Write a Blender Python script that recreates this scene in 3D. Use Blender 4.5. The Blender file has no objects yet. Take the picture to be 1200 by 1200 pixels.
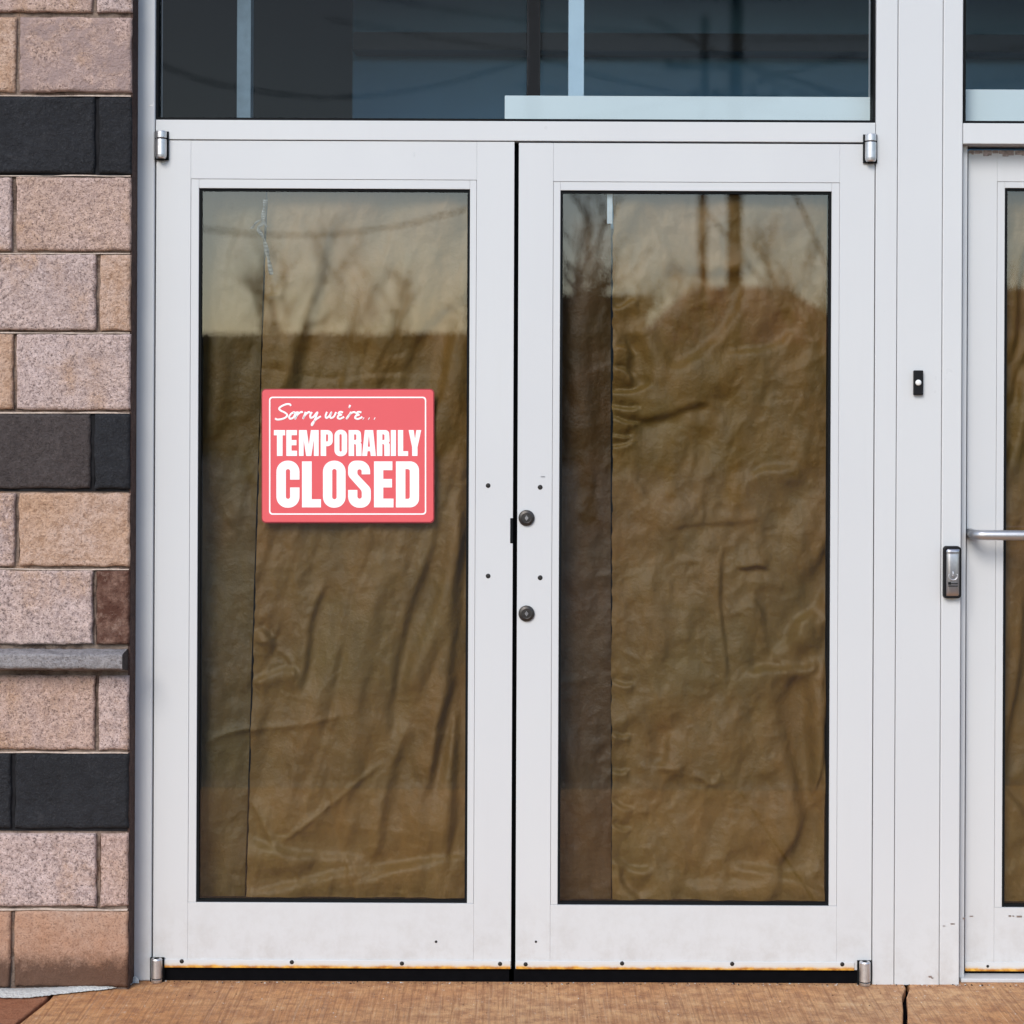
import bpy, math, random
import numpy as np
from mathutils import Vector

# ------------------------------------------------------------------ scene basics
sc = bpy.context.scene
C = sc.collection
D, EYE, FPX, TH = 5.0, 1.4535, 2325.0, 0.0043     # camera distance, eye height, focal length in photo px, roll

def W(x, y, Y=0.0):
    """point of the facade at depth Y (metres behind the frame front)"""
    xs = x + TH * (y - 476.0) - 600.0
    ys = y - TH * (x - 600.0) - 476.0
    k = (D + Y) / FPX
    return xs * k, EYE - ys * k

def N(x, y, Y=0.0):                              # same, for positions already levelled
    k = (D + Y) / FPX
    return (x - 600.0) * k, EYE - (y - 476.0) * k

def tag(o, label=None, cat=None, group=None, kind=None):
    if label: o['label'] = label
    if cat: o['category'] = cat
    if group: o['group'] = group
    if kind: o['kind'] = kind
    return o

def empty(name, loc=(0, 0, 0), label=None, cat=None, group=None):
    o = bpy.data.objects.new(name, None)
    C.objects.link(o)
    o.location = loc
    o.empty_display_size = 0.1
    return tag(o, label, cat, group)

def root_of(o):
    while o.parent: o = o.parent
    return o

def add_obj(name, me, mats, parent=None, smooth=False, bevel=0, seg=2, loc=None):
    """link a mesh written in world coordinates"""
    o = bpy.data.objects.new(name, me)
    C.objects.link(o)
    for m in (mats if isinstance(mats, (list, tuple)) else [mats]):
        me.materials.append(m)
    off = None
    if parent is not None:
        o.parent = parent
        off = Vector(root_of(parent).location)
    elif loc is not None:
        off = Vector(loc); o.location = loc
    if off is not None and off.length > 0:
        me.transform(__import__('mathutils').Matrix.Translation(-off))
    if smooth:
        me.polygons.foreach_set('use_smooth', [True] * len(me.polygons))
    if bevel:
        b = o.modifiers.new('bevel', 'BEVEL')
        b.width = bevel; b.segments = seg; b.limit_method = 'ANGLE'; b.angle_limit = math.radians(40)
    return o

class MB:
    def __init__(s): s.v, s.f, s.m = [], [], []
    def face(s, pts, m=0):
        n = len(s.v); s.v += [tuple(p) for p in pts]; s.f.append(tuple(range(n, n + len(pts)))); s.m.append(m)
    def box(s, x0, x1, y0, y1, z0, z1, m=0):
        n = len(s.v)
        s.v += [(x0, y0, z0), (x1, y0, z0), (x1, y1, z0), (x0, y1, z0), (x0, y0, z1), (x1, y0, z1), (x1, y1, z1), (x0, y1, z1)]
        for q in ((3, 2, 1, 0), (4, 5, 6, 7), (0, 1, 5, 4), (1, 2, 6, 5), (2, 3, 7, 6), (3, 0, 4, 7)):
            s.f.append(tuple(n + i for i in q)); s.m.append(m)
    def pbox(s, x0, y0, x1, y1, Ya, Yb, m=0):     # levelled photo rect at front depth Ya, back Yb
        X0, Z1 = N(x0, y0, Ya); X1, Z0 = N(x1, y1, Ya)
        s.box(X0, X1, Ya, Yb, Z0, Z1, m)
    def ring(s, x0, y0, x1, y1, w, Ya, Yb, m=0):  # rectangular ring, levelled photo rect is the OUTER edge
        X0, Z1 = N(x0, y0, Ya); X1, Z0 = N(x1, y1, Ya)
        s.box(X0, X0 + w, Ya, Yb, Z0, Z1, m); s.box(X1 - w, X1, Ya, Yb, Z0, Z1, m)
        s.box(X0 + w, X1 - w, Ya, Yb, Z1 - w, Z1, m); s.box(X0 + w, X1 - w, Ya, Yb, Z0, Z0 + w, m)
    def lathe(s, c, axis, prof, n=28, m=0):
        """prof: list of (radius, offset along axis)"""
        ax = Vector(axis).normalized(); u = ax.orthogonal().normalized(); w = ax.cross(u); c = Vector(c)
        rings = []
        for r, t in prof:
            st = len(s.v)
            for k in range(n):
                a = 2 * math.pi * k / n
                s.v.append(tuple(c + ax * t + (u * math.cos(a) + w * math.sin(a)) * max(r, 1e-5)))
            rings.append(st)
        for a, b in zip(rings, rings[1:]):
            for k in range(n):
                s.f.append((a + k, a + (k + 1) % n, b + (k + 1) % n, b + k)); s.m.append(m)
        s.f.append(tuple(rings[0] + k for k in reversed(range(n)))); s.m.append(m)
        s.f.append(tuple(rings[-1] + k for k in range(n))); s.m.append(m)
    def tube(s, pts, r, n=10, m=0):
        pts = [Vector(p) for p in pts]; rings = []; up = None
        for i, p in enumerate(pts):
            t = (pts[min(i + 1, len(pts) - 1)] - pts[max(i - 1, 0)]).normalized()
            if up is None: up = t.orthogonal().normalized()
            up = (up - t * up.dot(t)).normalized(); w = t.cross(up)
            rr = r[i] if isinstance(r, (list, tuple)) else r
            st = len(s.v)
            for k in range(n):
                a = 2 * math.pi * k / n
                s.v.append(tuple(p + (up * math.cos(a) + w * math.sin(a)) * rr))
            rings.append(st)
        for a, b in zip(rings, rings[1:]):
            for k in range(n):
                s.f.append((a + k, a + (k + 1) % n, b + (k + 1) % n, b + k)); s.m.append(m)
        s.f.append(tuple(rings[0] + k for k in reversed(range(n)))); s.m.append(m)
        s.f.append(tuple(rings[-1] + k for k in range(n))); s.m.append(m)
    def build(s, name, mats, parent=None, smooth=False, bevel=0, seg=2, loc=None):
        me = bpy.data.meshes.new(name)
        me.from_pydata(s.v, [], s.f)
        me.polygons.foreach_set('material_index', s.m)
        me.update()
        import bmesh
        bm = bmesh.new(); bm.from_mesh(me); bmesh.ops.recalc_face_normals(bm, faces=bm.faces[:]); bm.to_mesh(me); bm.free()
        return add_obj(name, me, mats, parent, smooth, bevel, seg, loc)

# ------------------------------------------------------------------ noise helpers (numpy)
def vnoise(u, v, seed):
    r = np.random.RandomState(seed); T = r.rand(256, 256)
    iu = np.floor(u).astype(int); iv = np.floor(v).astype(int)
    fu = u - iu; fv = v - iv
    fu = fu * fu * fu * (fu * (fu * 6 - 15) + 10); fv = fv * fv * fv * (fv * (fv * 6 - 15) + 10)
    g = lambda a, b: T[a % 256, b % 256]
    return ((g(iu, iv) * (1 - fu) + g(iu + 1, iv) * fu) * (1 - fv) + (g(iu, iv + 1) * (1 - fu) + g(iu + 1, iv + 1) * fu) * fv) * 2 - 1

def fbm(u, v, seed, octv=4, gain=.5):
    s = 0; a = 1.0
    for k in range(octv):
        s = s + a * vnoise(u * 2 ** k, v * 2 ** k, seed + k * 17); a *= gain
    return s

def grid_mesh(name, P, mats, parent=None, smooth=True, mi=None, loc=None):
    """P: array (n, m, 3)"""
    n, m = P.shape[:2]
    me = bpy.data.meshes.new(name)
    idx = np.arange(n * m).reshape(n, m)
    q = np.stack([idx[:-1, :-1], idx[:-1, 1:], idx[1:, 1:], idx[1:, :-1]], -1).reshape(-1, 4)
    me.from_pydata(P.reshape(-1, 3).tolist(), [], q.tolist())
    me.update()
    return add_obj(name, me, mats, parent, smooth, loc=loc)

# ------------------------------------------------------------------ materials
class NT:
    def __init__(s, name):
        s.mat = bpy.data.materials.new(name); s.mat.use_nodes = True
        s.t = s.mat.node_tree; s.t.nodes.clear()
        s.out = s.t.nodes.new('ShaderNodeOutputMaterial')
        s.tc = s.t.nodes.new('ShaderNodeTexCoord')
    def n(s, typ, **kw):
        nd = s.t.nodes.new(typ)
        for k, v in kw.items():
            if k in nd.inputs: nd.inputs[k].default_value = v
            else: setattr(nd, k, v)
        return nd
    def l(s, a, b): s.t.links.new(a, b)
    def mapping(s, scale=(1, 1, 1), rot=(0, 0, 0)):
        m = s.n('ShaderNodeMapping'); m.inputs['Scale'].default_value = scale; m.inputs['Rotation'].default_value = rot
        s.l(s.tc.outputs['Object'], m.inputs['Vector']); return m.outputs[0]
    def noise(s, scale, detail=4, rough=.55, vec=None, dist=0):
        nd = s.n('ShaderNodeTexNoise'); nd.inputs['Scale'].default_value = scale; nd.inputs['Detail'].default_value = detail
        nd.inputs['Roughness'].default_value = rough; nd.inputs['Distortion'].default_value = dist
        s.l(vec if vec is not None else s.tc.outputs['Object'], nd.inputs['Vector']); return nd.outputs['Fac']
    def ramp(s, fac, stops):
        r = s.n('ShaderNodeValToRGB'); e = r.color_ramp.elements
        while len(e) < len(stops): e.new(0.5)
        for el, (p, c) in zip(e, stops):
            el.position = p; el.color = (c, c, c, 1) if isinstance(c, (int, float)) else (*c, 1)
        s.l(fac, r.inputs['Fac']); return r.outputs['Color']
    def mix(s, fac, a, b, mode='MIX'):
        m = s.n('ShaderNodeMix', data_type='RGBA', blend_type=mode)
        for sock, v in ((m.inputs[0], fac), (m.inputs[6], a), (m.inputs[7], b)):
            if isinstance(v, (int, float)): sock.default_value = v
            elif isinstance(v, (tuple, list)): sock.default_value = (*v[:3], 1)
            else: s.l(v, sock)
        return m.outputs[2]
    def math(s, op, a, b=None, c=None):
        m = s.n('ShaderNodeMath', operation=op)
        for i, v in enumerate((a, b, c)):
            if v is None: continue
            if isinstance(v, (int, float)): m.inputs[i].default_value = v
            else: s.l(v, m.inputs[i])
        return m.outputs[0]
    def bump(s, h, strength=.5, dist=.01, prev=None):
        b = s.n('ShaderNodeBump'); b.inputs['Strength'].default_value = strength; b.inputs['Distance'].default_value = dist
        s.l(h, b.inputs['Height'])
        if prev is not None: s.l(prev, b.inputs['Normal'])
        return b.outputs[0]
    def pbr(s, col, rough=.5, metal=0, normal=None, spec=.5):
        p = s.n('ShaderNodeBsdfPrincipled')
        for nm, v in (('Base Color', col), ('Roughness', rough), ('Metallic', metal), ('Specular IOR Level', spec)):
            if isinstance(v, (int, float)): p.inputs[nm].default_value = v
            elif isinstance(v, (tuple, list)): p.inputs[nm].default_value = (*v[:3], 1)
            else: s.l(v, p.inputs[nm])
        if normal is not None: s.l(normal, p.inputs['Normal'])
        s.l(p.outputs[0], s.out.inputs['Surface']); return p

def m_paint(name, col, rough=.32, dirt=.10, scale=3):
    k = NT(name)
    big = k.noise(scale, 5, .6)
    fine = k.noise(60, 3, .6)
    streak = k.noise(1, 4, .6, k.mapping((34, 34, 1.6)))
    c = k.mix(k.ramp(big, [(.35, 0), (.75, dirt)]), col, (col[0] * .80, col[1] * .79, col[2] * .77))
    c = k.mix(k.ramp(streak, [(.58, 0), (.85, dirt * .7)]), c, (col[0] * .72, col[1] * .68, col[2] * .62))
    spots = k.ramp(k.noise(150, 2, .5), [(.75, 0), (.80, dirt * 3)])
    c = k.mix(spots, c, (col[0] * .55, col[1] * .52, col[2] * .48))
    sx = k.n('ShaderNodeSeparateXYZ'); k.l(k.tc.outputs['Object'], sx.inputs[0])
    low = k.ramp(sx.outputs['Z'], [(.0, 1), (.22, 0)])
    c = k.mix(k.math('MULTIPLY', low, k.ramp(k.noise(17, 6, .75), [(.44, 0), (.72, .42)])), c, (col[0] * .62, col[1] * .55, col[2] * .48))
    c = k.mix(k.ramp(k.noise(2.1, 3, .5, k.mapping((1, 1, .5))), [(.42, 0), (.66, .16)]), c, (col[0] * .80, col[1] * .80, col[2] * .84))
    r = k.ramp(big, [(.3, rough - .06), (.7, rough + .1)])
    nm = k.bump(fine, .06, .002)
    k.pbr(c, r, 0, nm, .45); return k.mat

def m_plain(name, col, rough=.5, metal=0, spec=.5, var=.12, scale=40, bump=.05):
    k = NT(name)
    nz = k.noise(scale, 4)
    c = k.mix(k.ramp(nz, [(.3, 0), (.7, 1)]), tuple(x * (1 - var) for x in col), tuple(min(1, x * (1 + var)) for x in col))
    k.pbr(c, rough, metal, k.bump(nz, bump, .002), spec); return k.mat

def m_block(name, base, tint, dark, speck=(.05, .035, .03), stain=None, rough=.9, amount=.75, warm=(.45, .285, .19), pale=None):
    k = NT(name)
    big = k.noise(6, 5, .62)
    mid = k.noise(48, 5, .7)
    c = k.mix(k.ramp(big, [(.38, 0), (.66, 1)]), base, tint)
    if amount > .55:
        c = k.mix(k.ramp(k.noise(9, 4, .6, k.mapping((1, 1, .7), (0, 0, 1.0))), [(.52, 0), (.68, .8)]), c, warm)
    c = k.mix(k.ramp(mid, [(.34, .7), (.54, 0)]), c, dark)
    gr = k.noise(125, 3, .75)
    g2 = k.noise(240, 2, .7)
    sp = k.math('MULTIPLY', k.ramp(gr, [(.36, 1), (.455, 0)]), amount)
    c = k.mix(sp, c, tuple(d * .5 + q * .5 for d, q in zip(dark, speck)))
    sp2 = k.math('MULTIPLY', k.ramp(g2, [(.34, 1), (.43, 0)]), amount)
    c = k.mix(sp2, c, speck)
    lt = k.math('MULTIPLY', k.ramp(gr, [(.56, 0), (.68, 1)]), amount * .6)
    c = k.mix(lt, c, tuple(min(.9, x * 1.5 + .05) for x in base))
    if stain:
        st = k.ramp(k.noise(14, 5, .65), [(.42, 0), (.56, 1)])
        c = k.mix(st, c, stain)
    if pale:
        c = k.mix(k.ramp(k.noise(20, 6, .75), [(.56, 0), (.70, .8)]), c, pale)
    c = k.mix(k.ramp(k.noise(4.5, 6, .7, k.mapping((1, 1, 1.6))), [(.50, 0), (.70, .25)]), c, dark)
    h = k.math('ADD', k.math('MULTIPLY', gr, .9), k.math('MULTIPLY', mid, .8))
    nm = k.bump(h, 1.0, .0060)
    k.pbr(c, rough, 0, nm, .25); return k.mat

M = {}
M['paint'] = m_paint('white_powder_coat', (.588, .597, .603))
M['paint_b'] = m_paint('white_powder_coat_worn', (.56, .575, .588), .36, .16)
M['rubber'] = m_plain('black_rubber', (.006, .007, .008), .7, 0, .12)
M['gap'] = m_plain('dark_gap', (.005, .005, .006), 1.0, 0, .0)
M['alu'] = m_plain('brushed_aluminium', (.66, .66, .67), .46, 1, .5, .08, 90)
M['steel_dark'] = m_plain('dark_bronze_lock', (.055, .050, .047), .38, .7, .5, .25, 200)
M['screw'] = m_plain('dark_screw', (.022, .020, .019), .5, .4)
M['black_plastic'] = m_plain('black_plastic', (.006, .006, .007), .6, 0, .2)
M['button'] = m_plain('white_button', (.85, .85, .82), .3)
M['nickel'] = m_plain('satin_nickel', (.46, .44, .45), .30, .9, .5, .06, 120)
M['coral'] = m_plain('coral_sign_panel', (.70, .106, .118), .45, 0, .3, .015, 6, .0)
M['sign_shadow'] = m_plain('painted_sign_shadow', (.30, .02, .03), .5)
M['letter'] = m_plain('white_lettering', (.90, .90, .89), .5, 0, .3, .01, 6, .0)
M['sealant'] = m_block('white_sealant', (.68, .69, .66), (.62, .62, .58), (.54, .53, .50), speck=(.40, .37, .33), amount=.25)
M['mortar'] = m_block('mortar', (.10, .066, .052), (.17, .12, .095), (.055, .038, .03), stain=(.24, .18, .145))
B_PINK = m_block('pink_block', (.54, .395, .35), (.50, .345, .27), (.27, .18, .15))
B_PINK2 = m_block('grey_pink_block', (.56, .435, .405), (.52, .385, .335), (.27, .195, .18))
B_ORANGE = m_block('orange_block', (.50, .32, .215), (.54, .39, .32), (.29, .165, .10), amount=.5)
B_SMUDGE = m_block('smudged_block', (.49, .355, .315), (.47, .32, .25), (.26, .175, .15), stain=(.33, .24, .22))
B_BLACK = m_block('black_block', (.017, .018, .021), (.022, .023, .027), (.012, .012, .014), (.05, .05, .055), amount=.4, pale=(.042, .042, .046))
B_DARK = m_block('charcoal_block', (.060, .048, .046), (.075, .062, .060), (.038, .031, .030), (.02, .017, .016), amount=.5)
B_BROWN = m_block('stained_brown_block', (.10, .045, .030), (.30, .18, .135), (.07, .03, .02), amount=.4, stain=(.085, .036, .024), pale=(.42, .30, .24))
M['ledge'] = m_block('grey_stone_ledge', (.27, .255, .26), (.33, .31, .31), (.15, .14, .145), amount=.55)

def m_base_block():
    """orange block with a band of damp dirt along its foot"""
    k = NT('orange_block_dirty_foot')
    big = k.noise(9, 5, .6); mid = k.noise(60, 4, .65); gr = k.noise(210, 2, .7)
    c = k.mix(k.ramp(big, [(.35, 0), (.68, 1)]), (.43, .25, .165), (.44, .30, .23))
    c = k.mix(k.ramp(mid, [(.32, .6), (.55, 0)]), c, (.27, .15, .10))
    c = k.mix(k.math('MULTIPLY', k.ramp(gr, [(.36, 1), (.45, 0)]), .5), c, (.08, .05, .04))
    sx = k.n('ShaderNodeSeparateXYZ'); k.l(k.tc.outputs['Object'], sx.inputs[0])
    z = k.math('ADD', sx.outputs['Z'], k.math('MULTIPLY', k.math('SUBTRACT', k.noise(34, 8, .85), .5), .15))
    d2 = k.ramp(k.math('MULTIPLY', z, 5), [(.25, .35), (.9, 0)])
    c = k.mix(d2, c, (.30, .13, .06))
    d = k.ramp(k.math('MULTIPLY', z, 10), [(.55, .9), (1.0, 0)])
    c = k.mix(d, c, (.085, .045, .03))
    k.pbr(c, .9, 0, k.bump(k.math('ADD', gr, mid), .7, .0035), .25); return k.mat
B_FOOT = m_base_block()

def m_kraft(name, col, seed=0.0, alt=None):
    k = NT(name)
    alt = alt or tuple(x * y for x, y in zip(col, (1.05, .84, .62)))
    fib = k.noise(1, 5, .65, k.mapping((120, 40, 26)))
    cl = k.noise(2.2 + seed, 4, .6)
    refl_blotch = k.noise(11 + seed, 5, .65, k.mapping((1.5, 1, .6), (0, .3, 0)))
    c = k.mix(k.ramp(cl, [(.36, 0), (.64, 1)]), col, alt)  # olive to orange mottling, mostly reflected tints put into the paper colour
    c = k.mix(k.ramp(refl_blotch, [(.36, .42), (.60, 0)]), c, tuple(x * .48 for x in col))  # dark blotches paint the glass's dark reflections onto the paper
    c = k.mix(k.ramp(fib, [(.45, 0), (.8, .2)]), c, tuple(x * .62 for x in col))
    r1 = k.n('ShaderNodeTexNoise'); r1.noise_type = 'RIDGED_MULTIFRACTAL'
    r1.inputs['Scale'].default_value = 7; r1.inputs['Detail'].default_value = 5; r1.inputs['Roughness'].default_value = .5
    r1.inputs['Distortion'].default_value = .6
    k.l(k.mapping((1.3, 1, .55), (0, .3, 0)), r1.inputs['Vector'])
    n1 = k.bump(r1.outputs['Fac'], .85, .007)
    n2 = k.bump(k.noise(38, 6, .7), .6, .007, n1)
    k.pbr(c, .46, 0, n2, .40); return k.mat
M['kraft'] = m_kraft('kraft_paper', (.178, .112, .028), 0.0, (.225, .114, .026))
M['kraft_b'] = m_kraft('kraft_paper_olive', (.120, .083, .021), 1.3)  # darker, more olive kraft for the left strip
M['kraft_shade'] = m_kraft('kraft_paper_painted_shade', (.090, .052, .016), 2.1)  # shade on the recessed strip put into a darker brown

def m_glass(name, tint, ior=1.55, wob=.0):
    k = NT(name)
    tr = k.n('ShaderNodeBsdfTransparent'); tr.inputs[0].default_value = (*tint, 1)
    gl = k.n('ShaderNodeBsdfGlossy'); gl.inputs['Roughness'].default_value = 0.0
    lw = k.n('ShaderNodeLayerWeight'); lw.inputs['Blend'].default_value = .5
    r0 = ((ior - 1) / (ior + 1)) ** 2                                       # Schlick: the same from both sides of the pane
    fr = k.math('MULTIPLY_ADD', k.math('POWER', lw.outputs['Facing'], 5.0), 1 - r0, r0)
    if wob:
        nm = k.bump(k.noise(3.0, 2, .5), wob, .01)
        k.l(nm, gl.inputs['Normal'])
    f2 = k.math('MINIMUM', k.math('MULTIPLY', fr, 1.9), 1.0)    # both faces of the pane reflect
    mx = k.n('ShaderNodeMixShader'); k.l(f2, mx.inputs[0]); k.l(tr.outputs[0], mx.inputs[1]); k.l(gl.outputs[0], mx.inputs[2])
    k.l(mx.outputs[0], k.out.inputs['Surface']); return k.mat
M['glass'] = m_glass('tinted_door_glass', (.80, .81, .79), 1.6, .02)
M['glass_t'] = m_glass('clear_transom_glass', (.89, .93, .95), 1.22, .015)

# ------------------------------------------------------------------ facade frame
frame = empty('storefront_frame', (0, 0, 0), 'white aluminium storefront frame of jamb, header and wide post round the doors', 'door frame')
def part(name, rects, mat, parent, bevel=.0012, Ya=0.0, Yb=.11):
    b = MB()
    for r in rects: b.pbox(*r, Ya, Yb)
    return b.build(name, mat, parent, bevel=bevel)
TOP = -170
part('jamb', [(158.6, TOP, 180.2, 1151.5)], M['paint_b'], frame, .004)
part('header', [(181.2, 142, 1024.6, 165)], M['paint'], frame)
part('header', [(181.2, TOP, 1024.6, -140)], M['paint'], frame)
part('jamb', [(1025.2, TOP, 1050.2, 1152.5)], M['paint'], frame)
part('post_panel', [(1050.9, TOP, 1103.2, 1152.5)], M['paint'], frame, .0015, .001)
part('post', [(1103.9, TOP, 1127, 1152.5)], M['paint'], frame, .003)
part('header', [(1127.4, 142, 1560, 166)], M['paint'], frame)
part('header', [(1127.4, TOP, 1560, -140)], M['paint'], frame)
part('jamb', [(1560.5, TOP, 1585, 1152.5)], M['paint'], frame)
part('door_stop', [(1127.3, 168, 1132.6, 1148)], M['paint_b'], frame, .001, .035, .11)

def scuff(parent, x, y, w, h, Y, mat='screw', name='scuff'):
    b = MB(); b.pbox(x - w / 2, y - h / 2, x + w / 2, y + h / 2, Y - .0006, Y + .002); return b.build(name, M[mat], parent)

def transom(name, x0, y0, x1, y1, label):
    t = empty(name, (*N((x0 + x1) / 2, y1, .01)[:1], .01, N(x0, y1, .01)[1]), label, 'window', 'transom windows over the doors')
    b = MB(); b.ring(x0, y0, x1, y1, .0052, .012, .06); b.build('gasket', M['rubber'], t)
    X0, Z1 = N(x0 + 1, y0 + 1, .03); X1, Z0 = N(x1 - 1, y1 - 1, .03)
    g = MB(); g.face([(X0, .03, Z0), (X1, .03, Z0), (X1, .03, Z1), (X0, .03, Z1)]); g.build('glass', M['glass_t'], t)
    return t
transom('transom_window', 181.4, -139.5, 1024.4, 141.6, 'wide dark transom window above the pair of white doors')
transom('transom_window', 1127.8, -139.5, 1559.5, 141.6, 'dark transom window above the right hand door, beside the wide post')

# ------------------------------------------------------------------ doors
def hinge(door, x, y0, y1, split, Y=-.004, top=True):
    """pivot hinge: two knuckles with a dark line between, levelled px"""
    X, Zs = N(x, split, 0); Zt = N(x, y0, 0)[1]; Zb = N(x, y1, 0)[1]; r = .0142
    c = (X, Y - .006, 0)
    b = MB()
    b.lathe(c, (0, 0, 1), [(r * .72, Zb), (r * .93, Zb + .004), (r, Zb + .010), (r, Zs - .0022), (r * .9, Zs - .0012)])
    b.lathe(c, (0, 0, 1), [(r * .9, Zs + .0012), (r, Zs + .0022), (r, Zt - .003), (r * .88, Zt)])
    h = b.build('pivot_hinge', M['alu'], door, smooth=False, bevel=.0006)
    b = MB(); b.lathe(c, (0, 0, 1), [(r * .80, Zs - .0022), (r * .80, Zs + .0022)])
    if top: b.lathe(c, (0, 0, 1), [(r * .5, Zb - .004), (r * .74, Zb - .0005), (r * .74, Zb)])
    else: b.lathe(c, (0, 0, 1), [(r * .45, Zt), (r * .45, Zt + .0006)])
    b.box(X - r * 1.25, X + r * 1.25, Y + .0005, Y + .0045, Zb - .002, Zt)
    b.build('bearing', M['rubber'], h)
    return h

def screw(door, x, y, Y, r=2.6, raw=True):
    X, Z = W(x, y, Y) if raw else N(x, y, Y)
    b = MB(); rr = r * D / FPX
    b.lathe((X, Y, Z), (0, -1, 0), [(rr, -.001), (rr, .0006), (rr * .7, .0016), (rr * .2, .0019)], 16)
    return b.build('screw', M['screw'], door, smooth=False)

def door(name, L, R, T, Bm, gl, gr_, gt, gb, sl, sr, bead, label, Y=.003, sweep=None, sl_w=0):
    """all levelled px; L,R,T,Bm outline, g* glass opening, sl/sr inner edges of the stiles"""
    X, _ = N((L + R) / 2, Bm, Y)
    d = empty(name, (X, Y, N(L, Bm, Y)[1]), label, 'door', 'white glazed storefront doors')
    Yb = Y + .044
    for a, b_ in ((L, sl - .08), (sr + .08, R)):
        part('stile', [(a, T, b_, Bm)], M['paint'], d, .0007, Y, Yb)
    part('rail', [(sl, T, sr, gt - bead)], M['paint'], d, .0006, Y + .0003, Yb)
    part('rail', [(sl, gb + 1.5, sr, Bm)], M['paint'], d, .0006, Y + .0003, Yb)
    b = MB()
    b.pbox(sl + .2, gt - bead + .4, gl, gb + 1.2, Y + .0016, Yb)
    b.pbox(gr_, gt - bead + .4, sr - .2, gb + 1.2, Y + .0016, Yb)
    b.pbox(gl + .05, gt - bead + .4, gr_ - .05, gt, Y + .0016, Yb)
    b.build('glazing_bead', M['paint'], d, bevel=.0010)
    b = MB(); b.ring(gl + .1, gt + .1, gr_ - .1, gb + 1.3, .0062, Y + .006, Yb); b.build('gasket', M['rubber'], d)
    Yg = Y + .016
    X0, Z1 = N(gl + 1, gt + 1, Yg); X1, Z0 = N(gr_ - 1, gb, Yg)
    g = MB(); g.face([(X0, Yg, Z0), (X1, Yg, Z0), (X1, Yg, Z1), (X0, Yg, Z1)]); g.build('glass', M['glass'], d)
    return d

k = NT('rusty_door_sweep')       # white strip whose lower lip has rusted through the paint
sx = k.n('ShaderNodeSeparateXYZ'); k.l(k.tc.outputs['Object'], sx.inputs[0])
edge = k.math('ADD', sx.outputs['Z'], k.math('MULTIPLY', k.math('SUBTRACT', k.noise(18, 5, .7), .5), .016))
rust = k.ramp(k.math('MULTIPLY', edge, 30), [(.10, 1), (.24, 0)])
yel = k.ramp(k.math('MULTIPLY', edge, 30), [(.14, .6), (.42, 0)])
c = k.mix(yel, (.59, .59, .585), (.60, .42, .22))
c = k.mix(rust, c, k.mix(k.ramp(k.noise(40, 4), [(.4, 0), (.6, 1)]), (.42, .16, .02), (.72, .38, .06)))
k.pbr(c, .5, 0, None, .3); M['sweep'] = k.mat

def sweep(d, x0, x1, y0, y1, Y, screws, r=2.5):
    b = MB(); b.pbox(x0, y0, x1, y1, Y - .0035, Y - .0003)
    s = b.build('door_sweep', M['sweep'], d, bevel=.0008)
    b = MB(); b.pbox(x0 - 8, y1 - .4, x1 + 4, 1151.5, Y + .006, Y + .03); b.build('gap_shade_strip', M['gap'], d)  # black strip paints the shade in the gap under the door
    for x, y in screws: screw(d, x, y, Y - .0035, r)
    return s

left = door('storefront_door', 182.0, 601.6, 166.2, 1135.2, 232.2, 549.8, 222, 1057.6, 222.6, 557.6, 11,
            'left white door with coral closed sign on papered glass', sweep=1)
sweep(left, 194, 601, 1126.2, 1135.6, .003, [(213, 1126.5), (342, 1127.5), (471, 1129), (586, 1129.5)])
hinge(left, 188.3, 156, 188.5, 164.8)
hinge(left, 187.2, 1123.5, 1152.5, 1147.0, top=False)
for p in ((572, 569), (572, 675)): screw(left, *p, .003, 2.8)
screw(left, 511, 1103.5, .003, 1.5); 
b = MB(); b.pbox(598.3, 607, 601.9, 637, .0018, .03); b.build('latch', M['rubber'], left, bevel=.002)
scuff(left, 484, 181, 1.6, 5, .003, 'paint_b', 'scratch')

right = door('storefront_door', 606.8, 1023.9, 167.3, 1135.2, 655.8, 973.7, 222.8, 1058.8, 647.4, 983, 10.4,
             'middle white door with two dark round locks and plain brown papered glass', sweep=1)
sweep(right, 607.5, 1004, 1126.2, 1135.6, .003, [(616, 1130), (729, 1129), (858, 1129.5), (987, 1130)])
hinge(right, 1018.2, 156, 188.5, 164.8)
hinge(right, 1015.5, 1123.5, 1152.5, 1147.5, top=False)
for p in ((633, 571), (633, 677)): screw(right, *p, .003, 2.9)
screw(right, 628, 1103.5, .003, 1.4)
scuff(right, 636.5, 558.5, 5, 1.3, .003, 'nickel', 'scratch')
for (x, y) in ((617, 607), (617, 719)):
    X, Z = W(x, y, 0); r = 9.4 * D / FPX
    b = MB(); b.lathe((X, .003, Z), (0, -1, 0), [(r, -.004), (r, .004), (r * .93, .0065), (r * .62, .0085), (r * .58, .0078), (r * .1, .0082)], 32)
    lk = b.build('lock_cylinder', M['steel_dark'], right, bevel=.0004)
    b = MB(); b.box(X - .0012, X + .0012, -.0062, -.004, Z - .006, Z + .006)
    b.lathe((X, -.004, Z), (0, -1, 0), [(.0042, 0), (.0042, .0016)], 16)
    b.build('keyway', M['nickel'], lk)

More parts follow.
